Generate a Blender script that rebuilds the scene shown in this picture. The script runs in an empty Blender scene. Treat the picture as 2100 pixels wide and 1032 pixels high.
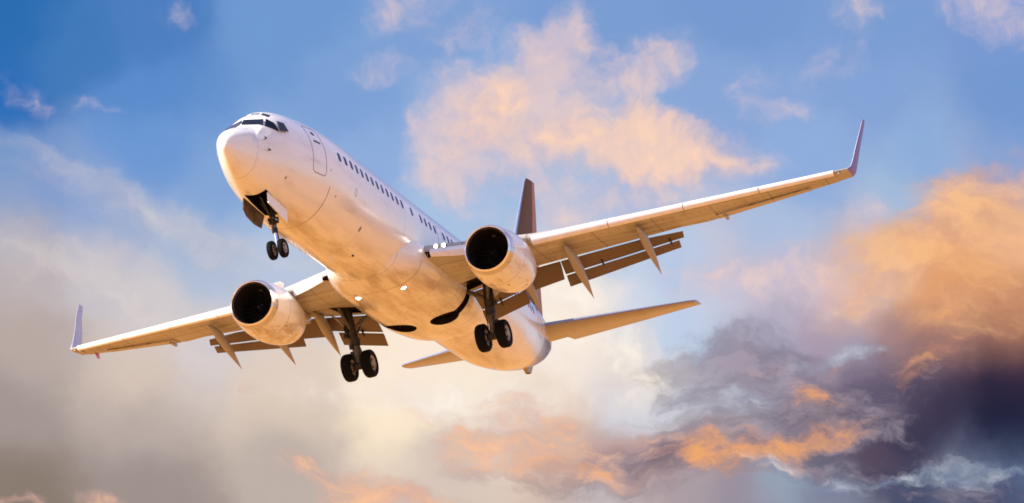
import bpy, bmesh, math, random
import numpy as np
from mathutils import Matrix, Vector

random.seed(7)
rng = np.random.default_rng(7)
scene = bpy.context.scene
COL = scene.collection
R = math.radians

# ------------------------------------------------------------------ camera
EL = R(13.0)                                    # the photographer looks 13 degrees up
cam_d = bpy.data.cameras.new("camera")
cam_d.sensor_width = 36.0
cam_d.lens = 36.0 * 5732.36 / 2100.0
cam_d.clip_start = 0.5
cam_d.clip_end = 90000.0
cam = bpy.data.objects.new("camera", cam_d)
cam.location = (0, 0, 1.7)
cam.rotation_euler = (R(90) + EL, 0, 0)
COL.objects.link(cam)
scene.camera = cam

# attitude of the airliner in the air (x aft, y starboard, z up -> world)
def rod(r):
    t = np.linalg.norm(r); k = r / t
    K = np.array([[0, -k[2], k[1]], [k[2], 0, -k[0]], [-k[1], k[0], 0]])
    return np.eye(3) + np.sin(t) * K + (1 - np.cos(t)) * K @ K
VIEW = rod(np.array([0.99705, -0.85120, 0.98808]))                      # airliner axes seen from the photographer
EYE = np.array([-81.664, -34.196, -35.476])                            # the photographer, in airliner axes
B3 = np.array([[1, 0, 0], [0, -math.sin(EL) * -1, math.cos(EL)], [0, -math.cos(EL), math.sin(EL)]])
ATT = B3 @ VIEW
BASE = np.array([19.1, 0.0, -4.14])             # the Empty sits between the main wheels
ORG = np.array([0, 0, 1.7]) + ATT @ (BASE - EYE)

# ------------------------------------------------------------------ light
SUN_P = np.array([-1.15, 1.0, 0.85])           # towards the sun, airliner axes
SUN_W = ATT @ (SUN_P / np.linalg.norm(SUN_P))
SUN_EL = math.asin(SUN_W[2]); SUN_AZ = math.atan2(SUN_W[0], SUN_W[1])
sun_d = bpy.data.lights.new("sun", 'SUN')
sun_d.energy = 5.0
sun_d.angle = R(0.53)
sun_d.color = (1.0, 0.89, 0.76)
sun = bpy.data.objects.new("sun", sun_d)
sun.rotation_euler = Vector(SUN_W).to_track_quat('Z', 'Y').to_euler()
sun.location = (0, 0, 200)
COL.objects.link(sun)
scene.view_settings.view_transform = 'Standard'
scene.view_settings.look = 'None'
scene.view_settings.exposure = 1.0
scene.view_settings.gamma = 1.0
scene.render.engine = 'CYCLES'
scene.cycles.max_bounces = 6
scene.cycles.use_denoising = True
scene.cycles.filter_width = 1.7
EXPO = 2 ** 1.0
SKY_PTS = [(-12.1, 18.35, 0.0075, 0.1119, 0.4072), (-10.66, 17.66, 0.0242, 0.15, 0.4397), (-9.31, 16.94, 0.0561, 0.1946, 0.4851), (-7.8, 17.79, 0.0742, 0.2086, 0.521), (-4.7, 17.89, 0.159, 0.314, 0.6308), (-1.57, 17.94, 0.2051, 0.3467, 0.6514), (1.57, 17.99, 0.1912, 0.3325, 0.6376), (4.7, 17.94, 0.1779, 0.3231, 0.6308), (7.8, 17.59, 0.1912, 0.3325, 0.6376), (10.66, 17.66, 0.1912, 0.314, 0.6376), (-10.58, 15.89, 0.0222, 0.15, 0.4735), (-7.75, 16.02, 0.1046, 0.2582, 0.5972), (-3.63, 16.12, 0.1981, 0.3515, 0.6584), (-0.52, 16.15, 0.2462, 0.402, 0.6939), (4.67, 16.1, 0.2423, 0.3763, 0.6724), (7.75, 16.02, 0.227, 0.3613, 0.6654), (10.58, 15.89, 0.1683, 0.314, 0.624), (-10.53, 14.72, 0.1746, 0.314, 0.5906), (-7.71, 14.83, 0.1441, 0.305, 0.6445), (-3.61, 14.83, 0.2664, 0.4125, 0.7084), (-0.52, 14.86, 0.3325, 0.4851, 0.7305), (2.58, 14.35, 0.3564, 0.4969, 0.7305), (6.17, 14.58, 0.2664, 0.4125, 0.7084), (8.72, 14.69, 0.2582, 0.4125, 0.6939), (10.53, 14.62, 0.227, 0.3613, 0.6584), (-10.39, 13.84, 0.2502, 0.3515, 0.5841), (-9.6, 14.07, 0.2122, 0.3231, 0.6038), (-10.36, 13.05, 0.4564, 0.4342, 0.4793), (-8.65, 12.72, 0.6172, 0.5647, 0.5776), (-7.32, 12.06, 0.6654, 0.6038, 0.5972), (-8.69, 13.9, 0.2582, 0.3763, 0.6376), (-6.47, 14.07, 0.2195, 0.3712, 0.6654), (-5.03, 13.91, 0.2874, 0.4397, 0.7084), (-1.03, 13.96, 0.3813, 0.5271, 0.7529), (5.63, 13.1, 0.3813, 0.5089, 0.7305), (8.18, 13.82, 0.3564, 0.4969, 0.7084), (-10.14, 12.47, 0.5149, 0.4452, 0.4452), (-6.22, 12.49, 0.4287, 0.5149, 0.6795), (-6.84, 13.02, 0.3663, 0.4678, 0.6584), (-8.27, 13.47, 0.3005, 0.402, 0.6308), (-4.6, 12.72, 0.4735, 0.5647, 0.7379), (3.58, 12.54, 0.4508, 0.5776, 0.7835), (2.05, 12.95, 0.4342, 0.5583, 0.7529), (-10.08, 10.99, 0.4735, 0.3916, 0.3613), (-7.57, 10.47, 0.6654, 0.5457, 0.4678), (-6.39, 11.29, 0.6795, 0.6105, 0.6105), (-4.56, 10.23, 0.7529, 0.6172, 0.5271), (-2.33, 10.45, 0.956, 0.807, 0.6724), (-0.51, 10.16, 0.956, 0.8228, 0.6584), (1.43, 12.06, 0.9911, 0.8714, 0.7454), (2.35, 12.05, 0.6105, 0.6724, 0.807), (1.32, 11.26, 0.956, 0.8228, 0.7157), (2.54, 10.95, 0.7305, 0.6724, 0.6584), (3.77, 11.54, 0.4969, 0.624, 0.8148), (-10.01, 9.42, 0.3663, 0.305, 0.2831), (-7.55, 9.58, 0.4678, 0.3916, 0.3613), (-4.55, 9.64, 0.6724, 0.552, 0.4564), (-2.53, 9.76, 0.9734, 0.807, 0.6038), (0.0, 9.67, 0.7758, 0.6445, 0.5457), (2.84, 9.95, 0.6724, 0.6724, 0.7305), (-9.96, 7.95, 0.2542, 0.1981, 0.1651), (-7.51, 8.2, 0.3419, 0.2789, 0.2582), (-4.53, 8.64, 0.5029, 0.4233, 0.3813), (-1.51, 8.67, 0.6724, 0.552, 0.4793), (3.75, 10.34, 0.6584, 0.6584, 0.7305), (3.56, 11.14, 0.521, 0.6308, 0.807), (4.08, 11.93, 0.5776, 0.6172, 0.7605), (4.57, 10.78, 0.4342, 0.3515, 0.4287), (5.16, 10.37, 0.3515, 0.2831, 0.3763), (5.58, 11.11, 0.4125, 0.3916, 0.5271), (6.39, 11.04, 0.3763, 0.305, 0.402), (7.09, 11.13, 0.3515, 0.3278, 0.4452), (8.1, 11.25, 0.3613, 0.2232, 0.2307), (9.2, 11.47, 0.5029, 0.2623, 0.1812), (10.29, 11.48, 0.3712, 0.1746, 0.1221), (9.09, 11.12, 0.2542, 0.1356, 0.15), (10.18, 11.09, 0.162, 0.0802, 0.0931), (3.84, 9.84, 0.552, 0.5776, 0.6584), (4.95, 9.98, 0.5647, 0.6172, 0.7157), (5.55, 9.62, 0.3613, 0.2705, 0.314), (4.54, 9.34, 0.4678, 0.3813, 0.402), (6.55, 9.6, 0.2874, 0.1878, 0.2086), (7.57, 10.27, 0.15, 0.117, 0.1946), (8.56, 10.05, 0.0887, 0.0685, 0.117), (10.04, 10.01, 0.016, 0.0144, 0.0452), (10.1, 9.22, 0.0044, 0.006, 0.0296), (9.03, 9.55, 0.0343, 0.0273, 0.0648), (10.35, 10.49, 0.0176, 0.016, 0.0452), (8.52, 9.07, 0.0395, 0.0319, 0.0723), (7.52, 8.79, 0.0844, 0.0578, 0.0976), (6.52, 8.52, 0.1221, 0.0976, 0.15), (2.02, 8.76, 0.4678, 0.314, 0.305), (3.02, 8.66, 0.4125, 0.2705, 0.2705), (1.01, 9.17, 0.7157, 0.5149, 0.402), (4.03, 8.95, 0.552, 0.314, 0.2307), (5.42, 8.24, 0.3095, 0.3813, 0.4969), (6.51, 7.97, 0.2232, 0.2542, 0.3613), (8.49, 7.99, 0.0578, 0.0762, 0.15), (9.28, 8.26, 0.162, 0.1946, 0.2961), (10.26, 8.34, 0.117, 0.162, 0.2831), (10.05, 7.85, 0.0395, 0.0545, 0.1329), (4.51, 7.95, 0.305, 0.2623, 0.3278), (3.52, 8.06, 0.3916, 0.3419, 0.3813), (2.01, 8.12, 0.552, 0.491, 0.5029), (11.48, 9.48, 0.0044, 0.0052, 0.0252), (8.14, 12.54, 0.8714, 0.491, 0.2384), (9.64, 12.49, 0.9047, 0.4125, 0.1221), (10.48, 13.44, 0.9216, 0.5271, 0.2874), (9.48, 13.48, 0.8714, 0.5457, 0.3763), (7.02, 11.97, 0.7605, 0.4678, 0.3419), (5.61, 12.4, 0.6105, 0.5149, 0.5776), (9.12, 12.01, 0.8879, 0.3813, 0.1221), (10.41, 11.77, 0.5776, 0.2423, 0.1144), (4.6, 12.52, 0.5776, 0.5457, 0.6445)]
CLOUD_V = [(-0.42, 16.5, 1.5, 0.8, 20.0, 1.0), (0.83, 16.45, 1.3, 1.0, 60.0, 1.1), (1.25, 17.54, 0.7, 0.5, 70.0, 0.9), (2.71, 16.69, 1.05, 0.6, 20.0, 1.0), (3.43, 16.63, 0.4, 0.4, 0.0, 0.5), (0.83, 17.05, 0.6, 0.6, 60.0, 0.7), (-1.04, 15.36, 1.2, 0.8, 30.0, 0.9), (-1.55, 14.85, 0.9, 0.7, 40.0, 0.8), (-1.34, 14.26, 0.7, 0.5, 40.0, 0.6), (0.1, 15.16, 1.9, 0.8, 5.0, 0.8), (-2.91, 16.63, 0.7, 0.28, 10.0, 0.8), (-2.41, 17.83, 1.0, 0.45, 30.0, 0.9), (-0.94, 17.65, 0.7, 0.4, 20.0, 0.6), (1.13, 13.76, 1.7, 0.6, 10.0, 0.9), (-0.52, 14.46, 1.6, 0.5, 10.0, 0.7), (2.47, 14.15, 1.8, 0.5, 0.0, 0.7), (0.52, 15.86, 1.6, 0.7, 0.0, 0.5), (5.69, 15.83, 0.7, 0.25, -5.0, 0.7), (5.09, 16.44, 0.6, 0.3, 40.0, 0.45), (6.74, 16.84, 0.7, 0.45, 30.0, 0.4), (7.29, 17.91, 0.7, 0.4, 10.0, 0.9), (10.45, 17.67, 1.2, 0.55, -20.0, 1.1), (-7.18, 17.67, 0.4, 0.2, 0.0, 0.5), (-9.98, 16.02, 0.8, 0.3, -30.0, 0.45), (-8.65, 15.73, 0.5, 0.16, -10.0, 0.45), (4.4, 12.62, 1.3, 0.5, 10.0, 1.0), (4.02, 14.82, 1.6, 0.7, -10.0, 0.8), (5.61, 12.4, 1.3, 0.5, 5.0, 0.9), (7.26, 13.55, 0.6, 0.35, 0.0, 0.8), (2.6, 16.44, 0.7, 0.4, 0.0, 0.5), (6.82, 12.28, 1.6, 0.6, 10.0, 0.8)]
CLOUD_W = [(2.99, 14.69, 1.7, 0.4, -5.0, 0.6), (-0.1, 16.45, 0.7, 0.6, 50.0, 0.8), (-0.41, 15.66, 0.9, 0.6, 30.0, 0.9), (1.35, 15.15, 1.6, 0.45, 0.0, 1.0), (2.48, 15.29, 1.5, 0.6, -8.0, 1.2), (3.62, 15.08, 1.2, 0.5, -15.0, 1.2), (4.64, 14.96, 0.9, 0.4, -15.0, 0.9), (2.59, 15.74, 0.6, 0.4, -20.0, 0.9), (-1.14, 14.76, 0.8, 0.35, 30.0, 0.5), (2.92, 16.93, 0.7, 0.22, 10.0, 0.5), (4.4, 12.72, 0.7, 0.25, 10.0, 0.5)]
CLOUD_C = [(-9.42, 14.47, 2.8, 0.4, -25.0, 0.65), (-7.36, 13.45, 2.4, 0.38, -28.0, 0.65), (-9.54, 12.59, 2.2, 0.7, -22.0, 0.85), (-7.92, 12.05, 2.8, 0.5, -22.0, 1.0), (-5.92, 12.69, 1.6, 0.45, -30.0, 0.7), (-4.19, 12.43, 0.9, 0.6, -30.0, 0.5)]
CLOUD_K = [(1.23, 12.06, 1.2, 0.8, 0.0, 1.0), (1.42, 10.96, 1.5, 0.6, -5.0, 0.8), (2.94, 10.6, 1.0, 0.5, 20.0, 0.9), (-1.92, 9.96, 2.2, 0.45, -4.0, 0.9), (-0.3, 10.16, 1.8, 0.6, 0.0, 0.7), (2.44, 11.25, 0.6, 0.4, 20.0, 0.7)]
CLOUD_O = [(9.28, 13.59, 1.4, 0.6, 30.0, 1.0), (10.5, 13.93, 1.3, 0.8, 30.0, 1.2), (8.65, 12.82, 1.7, 0.75, 20.0, 1.0), (9.93, 12.38, 1.5, 1.0, 10.0, 1.1), (7.63, 12.45, 1.1, 0.55, 15.0, 0.8), (9.52, 14.56, 0.6, 0.25, 10.0, 0.7), (9.0, 14.24, 0.8, 0.35, 10.0, 0.8)]
CLOUD_G = [(4.56, 10.63, 1.5, 0.7, 5.0, 1.3), (5.57, 10.36, 1.8, 0.6, -10.0, 0.9), (5.35, 9.52, 2.3, 0.7, 0.0, 1.1), (7.36, 10.08, 1.8, 0.7, 15.0, 0.8), (6.94, 9.2, 1.6, 0.45, 0.0, 0.8), (4.33, 8.79, 2.3, 0.55, 5.0, 1.1), (2.82, 8.81, 1.7, 0.45, 0.0, 1.0), (6.71, 8.27, 1.8, 0.25, 0.0, 0.9), (9.47, 7.97, 1.6, 0.35, 10.0, 1.0), (8.3, 8.38, 1.0, 0.25, 10.0, 0.9), (1.01, 8.27, 2.0, 0.3, -4.0, 0.7)]
CLOUD_P = [(0.4, 8.72, 1.9, 0.5, -5.0, 1.0), (-0.51, 9.32, 1.3, 0.45, -10.0, 0.9), (1.31, 9.31, 1.4, 0.45, -15.0, 0.9), (0.41, 9.86, 1.1, 0.3, -10.0, 0.6), (2.41, 8.32, 1.3, 0.2, -3.0, 0.7), (-3.11, 8.04, 1.0, 0.45, -15.0, 1.2), (-2.01, 7.87, 1.0, 0.2, -10.0, 1.0), (-4.12, 8.55, 0.6, 0.22, 30.0, 0.6), (-5.36, 10.22, 0.3, 0.12, 0.0, 0.5), (-7.36, 10.13, 0.3, 0.12, 0.0, 0.4), (-8.43, 7.91, 0.4, 0.16, 0.0, 1.0), (-9.95, 7.78, 0.55, 0.14, 0.0, 0.9), (2.83, 9.16, 0.6, 0.22, -5.0, 0.9), (5.17, 10.52, 0.5, 0.18, 10.0, 0.6), (2.44, 10.55, 0.6, 0.2, 10.0, 0.3)]
CLOUD_E = [(4.53, 8.64, 1.4, 0.48, -8.0, 1.2), (5.53, 8.78, 0.8, 0.26, 8.0, 1.0), (3.92, 8.3, 0.6, 0.22, -20.0, 0.8), (6.44, 9.13, 0.95, 0.3, 5.0, 1.2), (6.46, 9.95, 0.7, 0.38, -25.0, 1.1), (5.96, 9.81, 0.4, 0.2, 10.0, 0.7), (6.98, 10.63, 0.4, 0.14, 10.0, 0.5), (7.49, 9.44, 0.35, 0.14, 20.0, 0.6), (8.78, 10.72, 0.85, 0.26, 22.0, 1.0), (8.27, 10.26, 0.32, 0.26, 40.0, 0.8), (3.43, 8.75, 0.9, 0.28, 0.0, 0.8), (0.81, 8.67, 1.2, 0.26, -6.0, 0.6), (-0.4, 9.37, 0.7, 0.22, -10.0, 0.5), (1.91, 8.52, 0.9, 0.2, -10.0, 0.6), (9.41, 11.61, 0.4, 0.2, 0.0, 0.5)]
CLOUD_L = [(9.34, 8.36, 0.95, 0.28, 5.0, 1.1), (8.2, 8.24, 0.7, 0.16, 10.0, 0.9), (6.91, 8.04, 1.4, 0.2, 3.0, 1.0), (5.42, 8.29, 0.7, 0.22, -10.0, 1.0), (5.0, 9.98, 0.7, 0.22, 5.0, 0.9), (4.15, 9.79, 0.5, 0.18, 5.0, 0.7), (7.29, 10.95, 0.7, 0.16, 8.0, 0.8), (6.08, 10.65, 0.5, 0.14, 10.0, 0.7), (4.45, 10.13, 0.4, 0.12, 10.0, 0.5), (10.37, 8.53, 0.4, 0.14, 20.0, 0.8)]

# ------------------------------------------------------------------ sky: Nishita daylight, veils and clouds fixed to directions (azimuth, elevation in degrees)
world = bpy.data.worlds.new("World"); scene.world = world; world.use_nodes = True
def build_sky():
    nt = world.node_tree; nt.nodes.clear(); L = nt.links.new
    def nd(t, **k):
        n = nt.nodes.new(t)
        for a, b in k.items(): setattr(n, a, b)
        return n
    def put(sock, v):
        if hasattr(v, 'links'): L(v, sock)
        else: sock.default_value = v
    def m(op, a, b=None, c=None, clamp=False):
        n = nd('ShaderNodeMath', operation=op)
        for i, v in enumerate((a, b, c)):
            if v is not None: put(n.inputs[i], v)
        return m('MINIMUM', m('MAXIMUM', n.outputs[0], 0.0), 1.0) if clamp else n.outputs[0]
    def vm(op, a, b=None, c=None):
        n = nd('ShaderNodeVectorMath', operation=op)
        for i, v in enumerate((a, b, c)):
            if v is not None: put(n.inputs[i], v)
        return n.outputs['Value'] if op in ('DISTANCE', 'LENGTH', 'DOT_PRODUCT') else n.outputs[0]
    def ss(x, a, b):
        n = nd('ShaderNodeMapRange', interpolation_type='SMOOTHSTEP'); L(x, n.inputs[0])
        n.inputs[1].default_value, n.inputs[2].default_value = a, b; return n.outputs[0]
    def mix(f, a, b):
        n = nd('ShaderNodeMix', data_type='RGBA'); put(n.inputs[0], f)
        for i, v in ((6, a), (7, b)):
            if hasattr(v, 'links'): L(v, n.inputs[i])
            else: n.inputs[i].default_value = (*v, 1)
        return n.outputs[2]
    def fbm(vec, scale, detail=6, rough=.55, col=False, dist=0.0, seed=0.0):
        n = nd('ShaderNodeTexNoise', noise_dimensions='3D')
        L(vm('ADD', vec, (seed, seed * .37, seed * .71)), n.inputs['Vector'])
        n.inputs['Scale'].default_value = scale; n.inputs['Detail'].default_value = detail; n.inputs['Roughness'].default_value = rough
        n.inputs['Distortion'].default_value = dist
        return n.outputs['Color'] if col else n.outputs['Fac']
    tc = nd('ShaderNodeTexCoord'); D = vm('NORMALIZE', tc.outputs['Generated'])
    sp = nd('ShaderNodeSeparateXYZ'); L(D, sp.inputs[0])
    az = m('MULTIPLY', m('ARCTAN2', sp.outputs[0], sp.outputs[1]), 57.29578)
    el = m('MULTIPLY', m('ARCSINE', sp.outputs[2]), 57.29578)
    cb = nd('ShaderNodeCombineXYZ'); L(az, cb.inputs[0]); L(el, cb.inputs[1]); A0 = cb.outputs[0]
    # turbulence of the air bends every veil and cloud edge
    w1 = vm('SCALE', vm('SUBTRACT', fbm(A0, .32, 4, .55, True, 0, 11), (.5, .5, .5))); w1.node.inputs['Scale'].default_value = 1.8
    w2 = vm('SCALE', vm('SUBTRACT', fbm(A0, 1.1, 7, .62, True, 0, 23), (.5, .5, .5))); w2.node.inputs['Scale'].default_value = .75
    A = vm('MULTIPLY', vm('ADD', vm('ADD', A0, w1), w2), (1, 1, 0))
    Aw = vm('MULTIPLY', vm('ADD', A0, vm('ADD', w2, w1)), (1, 1, 0))
    # broad colour of the air: blend of what each direction shows
    acc, wsum = None, None
    w3 = vm('SCALE', w2); w3.node.inputs['Scale'].default_value = .6
    Ab = vm('MULTIPLY', vm('ADD', vm('ADD', A0, w1), w3), (1, 1, 0))
    for (a, e, r, g, b) in SKY_PTS:
        d = vm('DISTANCE', Ab, (a, e, 0)); w = m('POWER', m('MULTIPLY_ADD', d, d, .8), -3.4)
        v = vm('SCALE', (r, g, b)); L(w, v.node.inputs['Scale'])
        acc = v if acc is None else vm('ADD', acc, v)
        wsum = w if wsum is None else m('ADD', wsum, w)
    base = vm('SCALE', acc); L(m('DIVIDE', 1.0, wsum), base.node.inputs['Scale'])
    def field(blobs, P):
        f = None
        for (a, e, rx, ry, rot, amp) in blobs:
            ca, sa = math.cos(math.radians(rot)), math.sin(math.radians(rot)); rx *= 1.45; ry *= 1.45
            d = vm('SUBTRACT', P, (a, e, 0)); x = vm('DOT_PRODUCT', d, (ca / rx, sa / rx, 0)); y = vm('DOT_PRODUCT', d, (-sa / ry, ca / ry, 0))
            q = m('MULTIPLY', m('MAXIMUM', m('SUBTRACT', 1.0, m('SQRT', m('MULTIPLY_ADD', x, x, m('MULTIPLY', y, y)))), 0.0), amp)
            f = q if f is None else m('ADD', f, q)
        return f
    n1 = fbm(Aw, .75, 10, .58, False, 0, 3); n2 = fbm(Aw, 2.4, 9, .60, False, 0, 7)
    tex = m('MULTIPLY_ADD', n2, .40, m('MULTIPLY', n1, .60))
    # light and shade inside clouds: density towards the light against density here
    n1b = fbm(vm('ADD', Aw, (.16, .22, 0)), .75, 10, .58, False, 0, 3)
    relief = m('SUBTRACT', n1, n1b)
    # wind-drawn fibres for the high veils
    ca, sa = math.cos(R(-24)), math.sin(R(-24))
    fb = nd('ShaderNodeCombineXYZ'); L(vm('DOT_PRODUCT', Aw, (.28 * ca, .28 * sa, 0)), fb.inputs[0]); L(vm('DOT_PRODUCT', Aw, (-1.5 * sa, 1.5 * ca, 0)), fb.inputs[1])
    fibre = fbm(fb.outputs[0], 1.0, 9, .60, False, 0, 17)
    fibre = m('MULTIPLY_ADD', tex, .30, m('MULTIPLY', fibre, .70))
    def cloud(base, blobs, lo, hi, gain, c_sh, c_lt, opac, rel=2.6, bias=.5, k=2.4, tex=tex, rl=relief):
        f = field(blobs, A)
        dns = m('ADD', m('MULTIPLY', f, gain), m('MULTIPLY', m('SUBTRACT', tex, .5), k))
        here = m('MULTIPLY', f, 3.5, clamp=True)
        al = m('MULTIPLY', m('MULTIPLY', ss(dns, lo, hi), here), opac)
        sh = m('ADD', m('MULTIPLY', rl, rel), m('MULTIPLY_ADD', ss(dns, lo, hi * 1.3), .7, bias - .45), clamp=True)
        return mix(al, base, mix(sh, c_sh, c_lt))
    s = lambda r, g, b: tuple(((v / 255 + .055) / 1.055) ** 2.4 for v in (r, g, b))
    sb = vm('MULTIPLY', Aw, (.85, 1.75, 1))
    b1 = fbm(sb, 1.15, 11, .66, False, 0, 41)
    texb = m('MULTIPLY_ADD', b1, .75, m('MULTIPLY', n2, .25))
    reliefb = m('SUBTRACT', b1, fbm(vm('ADD', sb, (-.10, .16, 0)), 1.05, 6, .62, False, 0, 41))
    c = base
    c = cloud(c, CLOUD_C, -.1, 1.5, .9, s(190, 184, 198), s(228, 216, 208), .50, k=3.6, tex=fibre)
    c = cloud(c, CLOUD_K, -.1, 1.5, 1.1, s(238, 224, 214), s(255, 246, 232), .85, k=3.0)
    c = cloud(c, CLOUD_V, -.2, 1.5, 1.15, s(192, 186, 210), s(236, 206, 198), .78, k=3.6)
    c = cloud(c, CLOUD_W, -.2, 1.6, 1.15, s(216, 192, 196), s(253, 212, 184), .92, k=3.4)
    c = cloud(c, CLOUD_O, -.25, 1.8, 1.05, s(216, 160, 128), s(248, 188, 132), .74, k=3.2, tex=texb, rl=reliefb)
    c = cloud(c, CLOUD_G, -.15, 1.2, 1.0, s(60, 60, 86), s(156, 144, 158), .66, k=4.2, rel=1.8, tex=texb, rl=reliefb)
    c = cloud(c, CLOUD_P, -.1, 1.6, 1.1, s(200, 164, 158), s(250, 192, 150), .90, k=4.4, rel=1.8, tex=texb, rl=reliefb)
    c = cloud(c, CLOUD_E, .10, 1.7, .95, s(206, 146, 118), s(246, 170, 100), .85, k=4.6, rel=1.8, tex=texb, rl=reliefb)
    c = cloud(c, CLOUD_L, .05, 1.5, 1.15, s(146, 162, 190), s(204, 212, 222), .54, k=4.2, tex=texb, rl=reliefb)
    # fine mottling
    mt = m('MULTIPLY_ADD', n2, .06, .985)
    c = vm('SCALE', c); L(mt, c.node.inputs['Scale'])
    c = vm('SCALE', c); c.node.inputs['Scale'].default_value = 1.0 / EXPO
    # the rest of the sky: Nishita daylight under a thin lavender overcast
    sk = nd('ShaderNodeTexSky', sky_type='NISHITA'); sk.sun_disc = False
    sk.sun_elevation = SUN_EL; sk.sun_rotation = SUN_AZ; sk.air_density = 1.0; sk.dust_density = 2.0
    nish = vm('SCALE', sk.outputs[0]); nish.node.inputs['Scale'].default_value = .08
    veil = ss(fbm(D, 2.2, 7, .58, False, .4, 31), .35, .62)
    far = mix(m('MULTIPLY', veil, .65), nish, s(182, 178, 220))
    d0 = vm('DISTANCE', A0, (0, 13.0, 0))
    k = m('SUBTRACT', 1.0, ss(d0, 13, 26), clamp=True)
    low = ss(el, -2, 4)
    col = mix(k, far, c)
    bg = nd('ShaderNodeBackground'); L(col, bg.inputs[0]); bg.inputs[1].default_value = 1.0
    out = nd('ShaderNodeOutputWorld'); L(bg.outputs[0], out.inputs[0])
    world.cycles.sampling_method = 'MANUAL'; world.cycles.sample_map_resolution = 256
build_sky()


# ------------------------------------------------------------------ materials
def new_mat(name):
    m = bpy.data.materials.new(name); m.use_nodes = True
    nt = m.node_tree
    return m, nt, nt.nodes['Principled BSDF']
def N(nt, t, **kw):
    n = nt.nodes.new(t)
    for k, v in kw.items(): setattr(n, k, v)
    return n
def mth(nt, op, a, b=None, c=None, clamp=False):
    n = nt.nodes.new('ShaderNodeMath'); n.operation = op; n.use_clamp = clamp
    for i, v in enumerate((a, b, c)):
        if v is None: continue
        if hasattr(v, 'is_linked') or hasattr(v, 'links'): nt.links.new(v, n.inputs[i])
        else: n.inputs[i].default_value = v
    return n.outputs[0]
def mixc(nt, f, a, b):
    n = nt.nodes.new('ShaderNodeMix'); n.data_type = 'RGBA'
    for s, v in ((0, f), (6, a), (7, b)):
        if hasattr(v, 'links'): nt.links.new(v, n.inputs[s])
        elif s == 0: n.inputs[0].default_value = v
        else: n.inputs[s].default_value = (*v, 1)
    return n.outputs[2]
def sstep(nt, x, a, b):
    n = nt.nodes.new('ShaderNodeMapRange'); n.interpolation_type = 'SMOOTHSTEP'
    nt.links.new(x, n.inputs[0]); n.inputs[1].default_value = a; n.inputs[2].default_value = b
    n.inputs[3].default_value = 0; n.inputs[4].default_value = 1
    return n.outputs[0]
def coords(nt):
    tc = N(nt, 'ShaderNodeTexCoord')
    ad = N(nt, 'ShaderNodeVectorMath', operation='ADD')
    nt.links.new(tc.outputs['Object'], ad.inputs[0]); ad.inputs[1].default_value = tuple(BASE)
    sp = N(nt, 'ShaderNodeSeparateXYZ'); nt.links.new(ad.outputs[0], sp.inputs[0])
    return ad.outputs[0], sp.outputs[0], sp.outputs[1], sp.outputs[2]
def noise(nt, vec, scale, stretch=(1, 1, 1), detail=5, rough=.55, off=0):
    mp = N(nt, 'ShaderNodeMapping'); nt.links.new(vec, mp.inputs[0])
    mp.inputs['Scale'].default_value = stretch; mp.inputs['Location'].default_value = (off, off * .7, off * 1.3)
    n = N(nt, 'ShaderNodeTexNoise'); nt.links.new(mp.outputs[0], n.inputs['Vector'])
    n.inputs['Scale'].default_value = scale; n.inputs['Detail'].default_value = detail
    n.inputs['Roughness'].default_value = rough
    return n.outputs['Fac']
def line_at(nt, x, x0, w):
    """1 on a thin seam at x0"""
    return mth(nt, 'SUBTRACT', 1.0, sstep(nt, mth(nt, 'ABSOLUTE', mth(nt, 'SUBTRACT', x, x0)), w * .5, w), clamp=True)

def painted(name, base, rough=.32, coat=.5, dirt=.5, dirtcol=(.30, .20, .11), seams=(), kind='fus'):
    m, nt, b = new_mat(name)
    P, x, y, z = coords(nt)
    streak = noise(nt, P, 2.2, (.22, 1.6, 1.6), 6, .6)
    blot = noise(nt, P, .9, (.5, 1, 1), 5, .6, 3)
    fac = mth(nt, 'MULTIPLY', sstep(nt, streak, .48, .75), sstep(nt, blot, .40, .70))
    fine = noise(nt, P, 9, (.5, 1, 1), 4, .6, 8)
    fac = mth(nt, 'ADD', mth(nt, 'MULTIPLY', fac, dirt), mth(nt, 'MULTIPLY', sstep(nt, fine, .5, .8), .06 * dirt), clamp=True)
    col = mixc(nt, fac, base, dirtcol)
    for (x0, w, zmax, amt) in seams:
        l = line_at(nt, x, x0, w)
        l = mth(nt, 'MULTIPLY', l, mth(nt, 'MULTIPLY', mth(nt, 'LESS_THAN', z, zmax), amt))
        col = mixc(nt, l, col, (.10, .07, .06))
    b.inputs['Roughness'].default_value = rough
    b.inputs['Coat Weight'].default_value = coat
    b.inputs['Coat Roughness'].default_value = .06
    nt.links.new(col, b.inputs['Base Color'])
    nt.links.new(mth(nt, 'ADD', mth(nt, 'MULTIPLY', fac, .3), rough, clamp=True), b.inputs['Roughness'])
    bp = N(nt, 'ShaderNodeBump'); bp.inputs['Strength'].default_value = .10; bp.inputs['Distance'].default_value = .03
    nt.links.new(noise(nt, P, 1.4, (1, 1, 1), 2, .5, 5), bp.inputs['Height'])
    nt.links.new(bp.outputs[0], b.inputs['Normal']); nt.links.new(bp.outputs[0], b.inputs['Coat Normal'])
    return m, nt, b, col, (P, x, y, z)

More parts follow.
